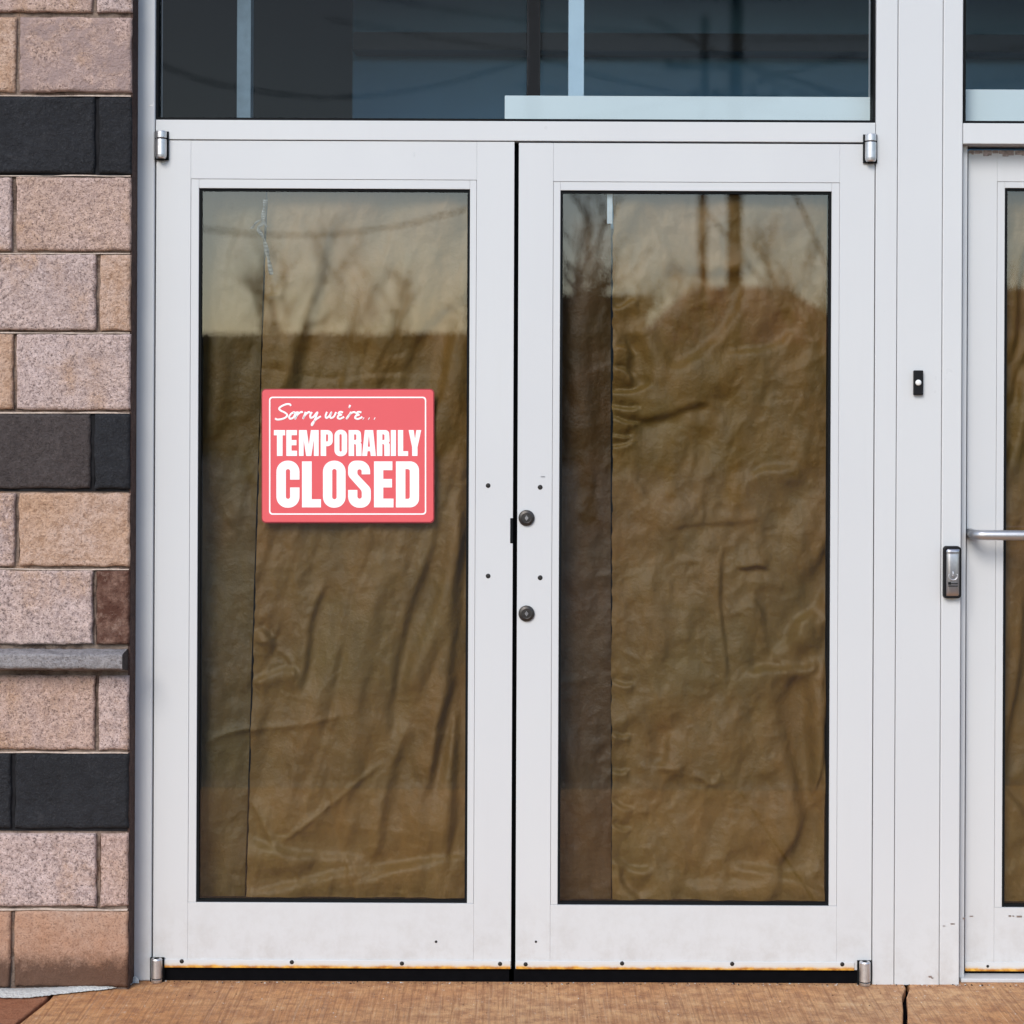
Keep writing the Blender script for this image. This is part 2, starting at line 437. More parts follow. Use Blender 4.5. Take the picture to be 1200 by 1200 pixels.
YR = .062
far = door('storefront_door', 1133.6, 1552, 174.2, 1135.2, 1176.6, 1494, 217.8, 1059.5, 1167.6, 1503, 7.5,
           'right hand recessed white door with a horizontal bar handle', Y=YR)
sweep(far, 1133.8, 1551, 1125.4, 1135.8, YR, [(1157.5, 1132.3), (1290, 1133)], 1.7)
b = MB(); X0, Z = W(1144, 627, -.01); Xe = N(1530, 600, -.01)[0]; r = .0128; c0 = -.012
arc = [(X0, YR - .001, Z), (X0, .035, Z), (X0, .012, Z)] + [(X0 + .022 * (1 - math.cos(a)), .012 - .024 * math.sin(a), Z) for a in [math.radians(q) for q in (20, 45, 70, 90)]]
arc += [(X0 + .2, c0, Z), (Xe - .022, c0, Z), (Xe - .006, c0 + .008, Z), (Xe, .012, Z), (Xe, YR - .001, Z)]
b.tube(arc, r, 20); b.build('bar_handle', m_plain('satin_steel_bar', (.48, .48, .49), .42, .85, .5, .05, 60), far, smooth=True)
for (x, y, w, h) in ((1186, 1071, 3, 2), (1190, 1071, 2, 1.4), (1197, 1071.5, 6, 2), (1141, 1071.5, 4, 1.4)):
    scuff(far, x, y, w, h, YR, 'nickel')

# grime under the header of the recessed door: a ragged strip of old foam weatherstrip
rnd = random.Random(4)
b = MB(); X = N(1134, 170, YR)[0]; Zt = N(0, 175.5, YR)[1]
while X < N(1550, 0, YR)[0]:
    w = rnd.uniform(.006, .016); h = rnd.uniform(.003, .013)
    b.box(X, X + w, YR - .0012 - rnd.uniform(0, .0006), YR + .001, Zt - h, Zt + .004); X += w * rnd.uniform(.75, 1.3)
b.build('weatherstrip_grime', m_plain('dusty_grime', (.33, .28, .27), .95, 0, .1, .4, 90), far, bevel=.0015)

# dark astragal behind the meeting stiles, thresholds
thr = empty('door_threshold', (0, .03, 0), 'threshold strip with painted gap shade under the white doors', 'threshold')
b = MB(); b.box(N(180, 0)[0], N(1025, 0)[0], .030, .12, .0, .013); b.build('saddle', M['gap'], thr, bevel=.003)  # black block paints the shaded floor under the door pair
b = MB(); b.box(N(1128, 0, .03)[0], N(1558, 0, .03)[0], .02, .15, .0, .010); b.build('saddle', M['paint_b'], thr, bevel=.002)
b = MB(); b.pbox(597, 160, 611, 1148, .052, .06); b.build('astragal', M['rubber'], left)

# small fittings on the wide post
X, Z = W(1075.5, 463, 0)
db = empty('doorbell', (X, 0, Z), 'small black doorbell with a round white button on the wide post', 'doorbell')
b = MB(); Xa, Za = W(1070, 434, 0); Xb, Zb = W(1081, 463, 0); b.box(Xa, Xb, -.011, .0005, Zb, Za); b.build('housing', M['black_plastic'], db, bevel=.0025, seg=3)
X, Z = W(1075.2, 448.5, 0); b = MB(); b.lathe((X, -.010, Z), (0, -1, 0), [(.0076, 0), (.0076, .002), (.006, .0042), (.002, .0052)], 20); b.build('button', M['button'], db, smooth=True)

X, Z = W(1114.5, 700, 0)
kb = empty('access_reader', (X, 0, Z), 'tall silver access reader with a black rim beside the recessed door', 'access reader')
def rrect(x0, z0, x1, z1, r, n=6):
    pts = []
    for cx, cz, a0 in ((x1 - r, z1 - r, 0), (x0 + r, z1 - r, 90), (x0 + r, z0 + r, 180), (x1 - r, z0 + r, 270)):
        for i in range(n + 1):
            a = math.radians(a0 + 90 * i / n); pts.append((cx + r * math.cos(a), cz + r * math.sin(a)))
    return pts
def prism(b, pts, y0, y1, m=0, inset=0):
    n = len(pts); s0 = len(b.v)
    cx = sum(p[0] for p in pts) / n; cz = sum(p[1] for p in pts) / n
    b.v += [(x, y1, z) for x, z in pts] + [(cx + (x - cx) * (1 - inset), y0, cz + (z - cz) * (1 - inset)) for x, z in pts]
    for i in range(n): b.f.append((s0 + i, s0 + (i + 1) % n, s0 + n + (i + 1) % n, s0 + n + i)); b.m.append(m)
    b.f.append(tuple(s0 + n + i for i in range(n))); b.m.append(m)
    b.f.append(tuple(s0 + i for i in reversed(range(n)))); b.m.append(m)
Xa, Za = W(1104.5, 639.5, 0); Xb, Zb = W(1125, 701, 0)
b = MB(); prism(b, rrect(Xa, Zb, Xb, Za, .009), -.018, .0005, inset=.02); b.build('bezel', M['black_plastic'], kb, bevel=.002, seg=3)
Xa, Za = W(1107, 642.5, 0); Xb, Zb = W(1122.6, 698, 0)
b = MB(); nz = 26                                        # curved satin face: bulges at the upper lip and curls back at the foot
P = np.zeros((nz, 10, 3))
for i in range(nz):
    t = i / (nz - 1); z = Zb + (Za - Zb) * t
    yy = -.020 - .006 * math.sin(math.pi * min(1, t * 1.02)) ** .5 - (.003 if t > .93 else 0)
    for j in range(10):
        s = j / 9; P[i, j] = (Xa + (Xb - Xa) * s, yy + .004 * (abs(s - .5) * 2) ** 4, z)
P[0, :, 1] = P[-1, :, 1] = -.017; P[:, 0, 1] = P[:, -1, 1] = -.017
fp = grid_mesh('face_plate', P, M['nickel'], kb)
X, Z = W(1114.2, 674, 0)
b = MB(); b.tube([(X + .011 * math.cos(a), -.0268, Z + .010 * math.sin(a)) for a in [math.radians(q) for q in range(150, 395, 15)]], .0013, 8)
b.tube([(X, -.0268, Z + .012), (X, -.0268, Z - .002)], .0013, 8)
b.lathe((X, -.0262, Z + .001), (0, -1, 0), [(.0028, 0), (.002, .0012)], 12)
b.build('emblem', M['alu'], kb, smooth=True)
b = MB()
for yy in (682.3, 685.2):
    xa, za = W(1108.6, yy, 0); xb, zb = W(1119.8, yy + 1.0, 0); b.box(xa, xb, -.0272, -.024, zb, za)
xa, za = W(1108.6, 680.8, 0); xb, zb = W(1111.5, 684, 0); b.box(xa, xb, -.0276, -.024, zb, za)
b.build('marking', M['black_plastic'], kb)
for (x, y, w, h) in ((1093, 1142.5, 4, 2), (1095.5, 1144, 2.5, 1.5), (1119, 1080.5, 5, 1.4), (1109, 1083, 3, 1), (1132, 1074, 3, 2)):
    scuff(frame, x, y, w, h, .0008 if x < 1103 else (0 if x < 1127 else .035), 'nickel')
scuff(frame, 176, 125.5, 5, 1.3, 0, 'nickel')

# ------------------------------------------------------------------ closed sign
SY = .003 - .0
X, Z = W(407.6, 611.6, 0)
sign = empty('closed_sign', (X, .018, Z), 'coral red sign reading Temporarily Closed stuck on the left door glass', 'sign')
YS0, YS1 = .0145, .0185
def fillet(pts):
    """rounded polygon: (x, y[, r])"""
    out = []; n = len(pts)
    for i, p in enumerate(pts):
        r = p[2] if len(p) > 2 else 0
        P0 = Vector(pts[i - 1][:2]); P1 = Vector(p[:2]); P2 = Vector(pts[(i + 1) % n][:2])
        if r <= 0: out.append(tuple(P1)); continue
        a = (P0 - P1); b_ = (P2 - P1); la, lb = a.length, b_.length; a.normalize(); b_.normalize()
        ang = a.angle(b_); t = min(r / math.tan(ang / 2), la * .5 if len(pts[i - 1]) > 2 else la, lb * .5 if len(pts[(i + 1) % n]) > 2 else lb)
        rr = t * math.tan(ang / 2); cen = P1 + (a + b_).normalized() * (rr / math.sin(ang / 2))
        s = P1 + a * t - cen; e = P1 + b_ * t - cen
        a0 = math.atan2(s.y, s.x); a1 = math.atan2(e.y, e.x); da = (a1 - a0 + math.pi) % (2 * math.pi) - math.pi
        for q in range(9): out.append((cen.x + rr * math.cos(a0 + da * q / 8), cen.y + rr * math.sin(a0 + da * q / 8)))
    return out
def curve_mesh(splines, y0, extrude=.0003, fill=True, bevel=0, smooth_path=False):
    cu = bpy.data.curves.new('outline', 'CURVE'); cu.dimensions = '2D' if fill else '3D'
    if fill: cu.fill_mode = 'BOTH'; cu.extrude = extrude
    else: cu.bevel_depth = bevel; cu.bevel_resolution = 3; cu.use_fill_caps = True
    for pts, cyc in splines:
        s = cu.splines.new('POLY'); s.points.add(len(pts) - 1)
        for q, (x, z) in zip(s.points, pts): q.co = (x, z, 0, 1)
        s.use_cyclic_u = cyc
    o = bpy.data.objects.new('tmp', cu); C.objects.link(o)
    bpy.context.view_layer.update()
    me = bpy.data.meshes.new_from_object(o.evaluated_get(bpy.context.evaluated_depsgraph_get()))
    bpy.data.objects.remove(o); bpy.data.curves.remove(cu)
    for v in me.vertices:
        x, z, y = v.co; v.co = (x, y0 - (y if fill else y * .18), z)
    me.update()
    import bmesh
    bm = bmesh.new(); bm.from_mesh(me); bmesh.ops.remove_doubles(bm, verts=bm.verts[:], dist=1e-6)
    bmesh.ops.recalc_face_normals(bm, faces=bm.faces[:]); bm.to_mesh(me); bm.free()
    return me
def px(pts): return [W(x, y, YS0) for x, y in pts]
def glyphs(name, polys, f):
    me = curve_mesh([(px([f(*p) for p in fillet(g)]), True) for g in polys], YS0 - .0002, .0005)
    return add_obj(name, me, M['letter'], sign)
R_ = lambda x0, y0, x1, y1, r=4: [(x0, y0, r), (x1, y0, r), (x1, y1, r), (x0, y1, r)]
b = MB(); prism(b, px(fillet(R_(307.4, 456.8, 507.8, 611.6, 4.5)))[::-1], YS0, YS1); b.build('panel', M['coral'], sign, bevel=.0004)
b = MB(); prism(b, px(fillet(R_(306.5, 455.6, 508.9, 613.0, 5)))[::-1], YS0 + .0022, YS1 - .0003); b.build('shadow_rim', M['sign_shadow'], sign)  # dark red rim paints the shadow outline round the sign
me = curve_mesh([(px(fillet(R_(315.3, 464.9, 499.5, 603.2, 4))), True), (px(fillet(R_(316.9, 466.5, 497.9, 601.6, 3))), True)], YS0 - .0002, .0004)
add_obj('border', me, M['letter'], sign)
Z1 = lambda x, y: (316 + x / 12, 500 + y / 12)
Z2 = lambda x, y: (404 + x / 12, 500 + y / 12)
def sh(poly, dx): return [(p[0] + dx, *p[1:]) for p in poly]
Rl = [(55, 48), (225, 48, 55), (235, 212, 35), (222, 222, 0), (236, 245, 20), (237, 412), (160, 412), (158, 250, 15), (132, 242), (132, 412), (55, 412)]
Rh = [(132, 108), (162, 108, 14), (162, 188, 14), (132, 188)]
word1 = [[(60, 48), (218, 48), (218, 122), (182, 122), (182, 412), (103, 412), (103, 122), (60, 122)],
         [(235, 48), (385, 48), (385, 120), (308, 120), (308, 188), (378, 188), (378, 262), (308, 262), (308, 338), (386, 338), (386, 412), (235, 412)],
         [(412, 48), (522, 48), (552, 260), (580, 48), (690, 48), (690, 412), (622, 412), (622, 180), (586, 412), (514, 412), (478, 180), (478, 412), (412, 412)],
         [(718, 48), (887, 48, 75), (887, 275, 75), (795, 275), (795, 412), (718, 412)], [(793, 108), (822, 108, 14), (822, 208, 14), (793, 208)],
         R_(912, 44, 1090, 416, 82), R_(982, 106, 1014, 350, 15)]
word1b = [Rl, Rh, [(244, 412), (282, 48), (400, 48), (438, 412), (366, 412), (359, 345), (321, 345), (315, 412)], [(340, 115), (356, 282), (324, 282)],
          sh(Rl, 397), sh(Rh, 397), [(648, 48), (720, 48), (720, 412), (648, 412)],
          [(748, 48), (822, 48), (822, 345), (892, 345), (892, 412), (748, 412)],
          [(898, 48), (970, 48), (988, 175), (1007, 48), (1076, 48), (1023, 290), (1023, 412), (948, 412), (948, 290)]]
word2 = [[(420, 745), (420, 478, 155), (95, 478, 155), (95, 1140, 155), (420, 1140, 155), (420, 855), (288, 855), (288, 1015, 29), (228, 1015, 29), (228, 597, 29), (288, 597, 29), (288, 745)],
         [(455, 488), (592, 488), (592, 1020), (722, 1020), (722, 1135), (455, 1135)],
         R_(750, 478, 1068, 1140, 152), R_(880, 595, 942, 1020, 30)]
word2b = [[(357, 670), (357, 478, 150), (48, 478, 152), (48, 690, 90), (240, 905, 70), (240, 1012, 30), (178, 1012, 30), (178, 890), (48, 890), (48, 1140, 155), (367, 1140, 155), (367, 868, 110), (178, 668, 50), (178, 600, 29), (238, 600, 29), (238, 670)],
          [(412, 488), (670, 488), (670, 612), (542, 612), (542, 735), (665, 735), (665, 855), (542, 855), (542, 1012), (686, 1012), (686, 1135), (412, 1135)],
          [(720, 488), (1045, 488, 125), (1045, 1135, 125), (720, 1135)], [(853, 597), (915, 597, 28), (915, 1015, 28), (853, 1015)]]
glyphs('lettering', word1, Z1); glyphs('lettering', word1b, Z2); glyphs('lettering', word2, Z1); glyphs('lettering', word2b, Z2)
ZS = lambda x, y: (318 + x / 9.375, 468 + y / 9.375)
strokes = [[(215, 72), (200, 54), (160, 56), (110, 78), (86, 102), (104, 124), (148, 146), (174, 172), (160, 198), (112, 218), (62, 222), (42, 208)],
           [(248, 140), (220, 158), (197, 190), (206, 214), (236, 204), (260, 170), (254, 144), (240, 146), (262, 150), (282, 142)],
           [(294, 134), (282, 170), (264, 214), (274, 188), (304, 154), (332, 138), (342, 150)],
           [(378, 138), (366, 172), (350, 210), (360, 188), (388, 156), (414, 140), (424, 152)],
           [(446, 140), (428, 176), (434, 204), (466, 190), (506, 142), (488, 200), (462, 262), (446, 286), (450, 262), (490, 222), (545, 186)],
           [(612, 138), (596, 184), (608, 206), (640, 180), (660, 142), (646, 186), (658, 206), (690, 186), (712, 140)],
           [(788, 146), (758, 138), (738, 156), (770, 170), (736, 182), (730, 204), (758, 214), (800, 192)],
           [(866, 62), (854, 96)],
           [(876, 138), (854, 178), (828, 214), (842, 188), (872, 156), (908, 140), (926, 150)],
           [(990, 146), (958, 138), (934, 156), (964, 170), (930, 182), (922, 206), (954, 216), (1000, 194)]]
dots = [[(1008, 210), (1016, 214)], [(1068, 210), (1076, 214)], [(1130, 210), (1138, 214)]]
def catmull(p, n=6):
    if len(p) < 3: return p
    q = [p[0]] + list(p) + [p[-1]]; out = []
    for i in range(1, len(q) - 2):
        for k in range(n):
            t = k / n
            out.append(tuple(.5 * ((2 * q[i][a]) + (-q[i - 1][a] + q[i + 1][a]) * t + (2 * q[i - 1][a] - 5 * q[i][a] + 4 * q[i + 1][a] - q[i + 2][a]) * t * t + (-q[i - 1][a] + 3 * q[i][a] - 3 * q[i + 1][a] + q[i + 2][a]) * t ** 3) for a in (0, 1)))
    return out + [p[-1]]
me = curve_mesh([(px([ZS(*p) for p in catmull(s)]), False) for s in strokes], YS0 - .0003, fill=False, bevel=.0025)
add_obj('lettering', me, M['letter'], sign)
me = curve_mesh([(px([ZS(*p) for p in s]), False) for s in dots], YS0 - .0003, fill=False, bevel=.0034)
add_obj('lettering', me, M['letter'], sign)

# ------------------------------------------------------------------ kraft paper behind the glass
def creases(U, V, items):
    """items: (x0,y0,x1,y1,width,amp,kind) in photo px / mm; U,V arrays of photo px. Returns height in metres towards the street"""
    H = np.zeros_like(U)
    for x0, y0, x1, y1, w, a, kind in items:
        dx, dy = x1 - x0, y1 - y0; L = math.hypot(dx, dy); dx /= L; dy /= L
        t = ((U - x0) * dx + (V - y0) * dy) / L; d = -(U - x0) * dy + (V - y0) * dx
        d = d + 6 * np.sin(t * 5 + x0) * (w / 12)
        env = np.clip(np.minimum(t + .15, 1.15 - t) / .3, 0, 1); env = env * env * (3 - 2 * env)
        if kind == 'r': p = np.exp(-np.abs(d / w) ** 1.4)
        elif kind == 's': p = np.tanh(d / (w * .5)) * np.exp(-(d / (w * 3)) ** 2)
        else: p = np.exp(-(d / w) ** 2)
        H += a * .001 * p * env
    return H
def paper(name, xl, xr, yt, yb, Y0, mat, label, items, seed, slant=.26, amp=1.0, nrand=40, edge=0.0, rmax=.024, aniso=330, crum=1.0):
    """xl/xr: functions of y giving the side edges"""
    nv, nu = int((yb - yt) / 1.9), int((xr(600) - xl(600)) / 1.9)
    v = np.linspace(yt, yb, nv)[:, None] * np.ones((1, nu)); s = np.linspace(0, 1, nu)[None, :] * np.ones((nv, 1))
    XL = np.array([xl(q) for q in v[:, 0]])[:, None]; XR = np.array([xr(q) for q in v[:, 0]])[:, None]
    XL = XL + edge * vnoise(v[:, :1] / 9, v[:, :1] * 0 + seed, seed + 3) + edge * .5 * vnoise(v[:, :1] / 30, v[:, :1] * 0, seed + 5)
    u = XL + (XR - XL) * s
    rn = random.Random(seed); rd = []
    for i in range(nrand):
        x = rn.uniform(xl(600), xr(600)); y = rn.uniform(yt, yb); L = rn.uniform(30, 150)
        an = math.radians(rn.gauss(102, 16) if rn.random() < .62 else rn.uniform(0, 180))
        rd.append((x, y, x + L * math.cos(an), y + L * math.sin(an), rn.uniform(3, 9), rn.uniform(-3.6, 4.2), rn.choice('rrs')))
    for i in range(nrand * 2):
        x = rn.uniform(xl(600), xr(600)); y = rn.uniform(yt, yb); L = rn.uniform(8, 40)
        an = rn.uniform(0, math.pi)
        rd.append((x, y, x + L * math.cos(an), y + L * math.sin(an), rn.uniform(1.6, 4), rn.uniform(-1.2, 1.5), 'r'))
    H = creases(u, v, [(*q[:5], q[5] * (2.9 if q[6] == 'g' else 2.3), q[6]) for q in items] + rd)
    us = u + v * slant
    H += amp * 2.0 * (.0034 * fbm(us / 55, v / aniso, seed, 3) + .0020 * fbm(us / 24, v / (aniso * .36), seed + 40, 3) + .0009 * (1 - np.abs(fbm(us / 20, v / 34, seed + 80, 3))))
    wu = u + 9 * vnoise(u / 40, v / 40, seed + 60); wv = v + 9 * vnoise(u / 40, v / 40, seed + 61)
    H += crum * (.0042 * (1 - np.abs(fbm(wu / 46, wv / 58, seed + 90, 2))) + .0022 * (1 - np.abs(fbm(wu / 19, wv / 23, seed + 95, 2))))
    tri = lambda q: np.abs((q % 1) * 2 - 1) * 2 - 1
    rt = np.random.RandomState(seed + 7); T_ = np.zeros_like(H)
    for i in range(9):                                   # straight sharp creases that come and go
        an = rt.normal(.20, .5) if i < 6 else rt.uniform(0, math.pi); lam = rt.uniform(34, 95)
        mask = np.clip(.35 + 1.1 * vnoise(u / 90 + i * 3, v / 120 + i, seed + 200 + i), 0, 1)
        T_ += mask * lam * tri((wu * .35 + u * .65) * math.cos(an) / lam + (wv * .35 + v * .65) * math.sin(an) / lam + rt.rand())
    H += crum * .0000235 * T_
    H -= np.median(H)
    H = rmax * np.tanh(H / rmax)
    k_ = (D + Y0) / FPX
    xs = u + TH * (v - 476) - 600; ys = v - TH * (u - 600) - 476
    P = np.stack([xs * k_, Y0 - H, EYE - ys * k_], -1)
    X, Z = W((xl(600) + xr(600)) / 2, yb, Y0)
    o = grid_mesh(name, P, mat, None, True, loc=(X, Y0, Z))
    return tag(o, label, 'paper sheet', 'kraft paper sheets behind the door glass')

pl = [ # left door, broad sheet: long slanting pleats on the right, dents by the left edge, sagging foot
    (552, 300, 500, 560, 13, 8, 'g'), (540, 610, 484, 820, 12, 9, 'g'), (558, 560, 512, 930, 9, -8, 'g'), (556, 690, 520, 1010, 11, 8, 's'),
    (505, 640, 450, 850, 10, 6, 's'), (455, 650, 400, 930, 12, 5, 'g'), (420, 680, 362, 930, 8, -4, 'r'), (380, 690, 352, 800, 7, 5, 's'),
    (302, 738, 326, 752, 5, 4, 's'), (326, 738, 306, 755, 5, 3.5, 'r'), (300, 792, 348, 786, 8, 6, 's'), (326, 760, 348, 790, 5, 5, 'r'), (300, 800, 330, 775, 6, 4, 'r'),
    (292, 985, 420, 1012, 9, 6, 's'), (330, 986, 442, 900, 3, 3.5, 'r'), (300, 1040, 500, 1012, 8, 5, 's'), (420, 1030, 545, 1000, 7, 4, 's'), (290, 940, 340, 1010, 7, 5, 'r'),
    (240, 865, 400, 838, 5, 3, 'r'), (545, 250, 430, 400, 26, 8, 'g'), (470, 230, 400, 330, 16, -6, 'g'), (395, 260, 330, 480, 12, 5, 's'),
    (548, 330, 470, 440, 14, 6, 's'), (312, 346, 330, 349, 3, 4, 'r'), (350, 400, 340, 470, 8, 4, 's'), (480, 850, 440, 1000, 10, 5, 's'),
    (500, 900, 520, 860, 6, 4, 'r'), (530, 800, 505, 900, 6, 5, 's')]
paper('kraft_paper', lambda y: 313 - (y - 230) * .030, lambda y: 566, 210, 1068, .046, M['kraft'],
      'wide creased kraft paper sheet behind the closed sign', pl, 11, .27, 1.35, 50, .55, .023, 360, 1.0)
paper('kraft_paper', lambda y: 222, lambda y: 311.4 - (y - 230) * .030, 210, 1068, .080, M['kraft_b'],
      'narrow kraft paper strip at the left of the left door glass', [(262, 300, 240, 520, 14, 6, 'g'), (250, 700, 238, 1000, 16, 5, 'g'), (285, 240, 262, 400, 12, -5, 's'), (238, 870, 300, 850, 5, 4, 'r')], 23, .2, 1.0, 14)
prt = [ # right door, broad sheet
    (720, 360, 745, 352, 4, 4, 's'), (722, 405, 744, 412, 3, 5, 's'), (722, 430, 742, 440, 3, 5, 's'), (718, 462, 760, 452, 4, 6, 's'), (718, 478, 748, 478, 2.5, 5, 's'),
    (718, 490, 746, 496, 2.5, 5, 's'), (718, 511, 740, 511, 2, 4, 's'), (718, 525, 742, 516, 2.5, 4, 's'), (730, 400, 748, 452, 8, 6, 's'), (758, 380, 770, 445, 12, 6, 'g'),
    (760, 470, 850, 430, 18, 8, 'g'), (745, 490, 830, 478, 9, -6, 's'), (800, 440, 880, 330, 14, 7, 's'), (850, 420, 930, 390, 10, 5, 's'), (830, 330, 870, 300, 14, 7, 'g'), (780, 330, 850, 318, 10, -6, 'g'),
    (845, 665, 850, 790, 5, 4, 's'), (865, 664, 900, 668, 4, -4, 's'), (880, 790, 948, 780, 9, 8, 's'), (918, 790, 955, 778, 7, 9, 'r'), (940, 800, 942, 1000, 13, -14, 'g'), (965, 780, 962, 960, 8, 9, 'r'), (972, 820, 955, 930, 5, 8, 's'),
    (925, 745, 965, 690, 8, 8, 's'), (905, 775, 935, 735, 7, 5, 's'), (955, 720, 972, 640, 12, -9, 'g'), (975, 900, 930, 1010, 10, 7, 's'), (880, 700, 910, 760, 10, 4, 's'),
    (770, 900, 790, 860, 8, 4, 's'), (768, 900, 800, 898, 4, 4, 'r'), (815, 905, 830, 920, 4, 4, 'r'), (832, 920, 846, 908, 4, 4, 'r'), (718, 800, 742, 802, 3, 4, 's'), (718, 862, 738, 862, 3, 4, 's'), (718, 905, 736, 903, 3, 4, 's'), (718, 940, 740, 948, 3, 4, 's'), (718, 968, 738, 972, 3, 4, 's'), (718, 1010, 760, 1020, 5, 5, 's'), (725, 1020, 745, 1055, 6, 6, 's'),
    (800, 1040, 960, 1020, 10, 4, 's'), (860, 1010, 975, 1045, 8, 5, 's'), (940, 980, 890, 1060, 10, 5, 's'), (830, 640, 810, 760, 14, 4, 'g'), (770, 660, 760, 780, 14, 4, 'g'),
    (730, 560, 800, 600, 12, 3, 's'), (880, 560, 930, 540, 8, 4, 's')]
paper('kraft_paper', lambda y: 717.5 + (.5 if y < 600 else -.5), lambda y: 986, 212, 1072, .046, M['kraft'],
      'broad creased kraft paper sheet filling the middle door glass', prt, 37, .12, .8, 60, .8, .0235, 160, 1.45)
paper('kraft_paper', lambda y: 644, lambda y: 715.8, 212, 1072, .092, M['kraft_shade'],
      'narrow kraft paper strip with painted shade left of the seam in the middle door', [(700, 300, 675, 520, 18, 6, 'g'), (670, 860, 690, 1000, 14, 5, 'g')], 41, .1, .8, 10)
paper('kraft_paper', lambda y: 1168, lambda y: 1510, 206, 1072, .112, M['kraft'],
      'creased kraft paper sheet behind the glass of the recessed right door', [(1210, 280, 1180, 420, 10, 9, 's'), (1215, 400, 1180, 470, 10, 8, 's'), (1205, 430, 1182, 560, 8, 7, 'g'), (1200, 700, 1182, 900, 10, 8, 's'), (1180, 920, 1210, 980, 9, 8, 's')], 53, .2, 1.1, 40)

def tape(pts, w, Y, label, mat):
    b = MB(); q = catmull(pts, 5); n = len(q)
    L = []
    for i, (x, y) in enumerate(q):
        X, Z = W(x, y, Y); ph = i * .55; ww = w * (0.35 + .65 * abs(math.cos(ph)))
        L.append((X, Y, Z, ww, .004 * math.sin(ph)))
    for a, c in zip(L, L[1:]):
        b.face([(a[0] - a[3], a[1] - a[4], a[2]), (a[0] + a[3], a[1] + a[4], a[2]), (c[0] + c[3], c[1] + c[4], c[2]), (c[0] - c[3], c[1] - c[4], c[2])])
    o = b.build('seam_strip', mat, None, smooth=True, loc=(L[-1][0], Y, L[-1][2]))
    s = o.modifiers.new('thick', 'SOLIDIFY'); s.thickness = .0004
    return tag(o, label, 'tape', 'torn bits of tape on the paper')
M['tape'] = m_plain('grey_tape', (.17, .185, .19), .25, 0, .6, .2, 60)
tape([(311, 234), (309, 250), (307, 262), (303, 268), (309, 280), (314, 300), (318, 322)], .006, .0235, 'twisted grey tape strip hanging at the top of the left door paper', M['tape'])
tape([(295, 268), (301, 260), (307, 258), (313, 266)], .004, .0222, 'curled tape end across the twisted strip in the left door', M['tape'])
M['seam_sliver'] = m_plain('pale_seam_sliver', (.55, .64, .72), .25, 0, .6, .1, 60)
b = MB(); x0, z1 = W(711.6, 226, .024); x1, z0 = W(717.6, 262, .024)  # thin pale blue-white strip over the top of the seam
b.box(x0, x1, .0243, .0249, z0, z1); tag(b.build('seam_strip', M['seam_sliver'], None, loc=(x0, .024, z0)), 'pale blue-white strip at the top of the seam in the middle door', 'tape', 'torn bits of tape on the paper')

# ------------------------------------------------------------------ dark room behind the glass
m_navy = m_plain('dark_navy_wall', (.010, .021, .034), .7, 0, .3, .15, 3)
m_blue = m_plain('blue_grey_wall', (.15, .32, .50), .7, 0, .3, .10, 2)
m_stud = m_plain('pale_blue_stud', (.36, .47, .55), .6, 0, .3, .06, 8)
m_white = m_plain('white_board', (.56, .62, .63), .55, 0, .3, .03, 4)
room = empty('interior_room', (0, 3, 0), 'dim room behind the transom glass with dark left wall and blue grey back wall', 'room')
YB = 1.3
b = MB(); XL = N(-420, 0)[0]; XR = N(1640, 0)[0]
b.box(XL, XR, .13, YB + .2, 3.35, 3.45); b.box(XL, XR, .13, YB + .2, -.12, -.004)
b.box(XL - .1, XL, .13, YB + .2, -.12, 3.45); b.box(XR, XR + .1, .13, YB + .2, -.12, 3.45)
b.build('room_shell', m_navy, room)
b = MB(); b.box(XL, N(411.5, 0, YB)[0], YB, YB + .1, 0, 3.35); b.build('wall', m_navy, room)
b = MB(); b.box(N(411.5, 0, YB)[0], XR, YB + .002, YB + .1, 2.02, 3.35); b.build('wall', m_blue, room)
b = MB(); b.box(N(411.5, 0, YB)[0], XR, YB + .002, YB + .1, 0, 2.018); b.build('wall', m_navy, room)  # lower wall painted dark so the paper seams read as shadow lines
b = MB(); b.box(N(411.8, 0, YB - .12)[0], XR, YB - .12, YB, N(0, 59, YB - .12)[1], N(0, 38, YB - .12)[1])
tag(b.build('ceiling_beam', m_plain('dark_beam', (.035, .034, .042), .6), None, loc=(.5, YB, 2.4)), 'long dark beam crossing the back wall behind the transom glass', 'beam')
b = MB(); b.pbox(276, TOP, 292, 800, .30, .36)
tag(b.build('metal_stud', m_plain('dull_blue_stud', (.13, .19, .235), .6), None, loc=(-.72, .3, .8)), 'dull blue upright stud at the left behind the wide transom', 'stud', 'upright studs behind the transom')
b = MB(); b.pbox(664.5, TOP, 682.5, 800, .22, .26)
tag(b.build('metal_stud', m_stud, None, loc=(.16, .22, .8)), 'pale upright stud rising behind the middle of the white board', 'stud', 'upright studs behind the transom')
b = MB(); b.pbox(615.5, TOP, 631.5, 800, .25, .30)
tag(b.build('metal_stud', m_plain('dark_steel_post', (.012, .011, .012), .7, 0, .2), None, loc=(.05, .25, .8)), 'near black upright post just left of the pale stud behind the wide transom', 'stud', 'upright studs behind the transom')
b = MB(); b.pbox(590, 112, 1040, 150, .068, .085)
tag(b.build('white_board', m_white, None, loc=(.45, .07, 2.15)), 'long white board standing inside the bottom of the wide transom', 'board', 'white boards inside the transoms')
b = MB(); b.pbox(1128, 102.5, 1570, 150, .075, .09)
tag(b.build('white_board', m_white, None, loc=(1.5, .07, 2.15)), 'pale white board inside the bottom of the right hand transom', 'board', 'white boards inside the transoms')
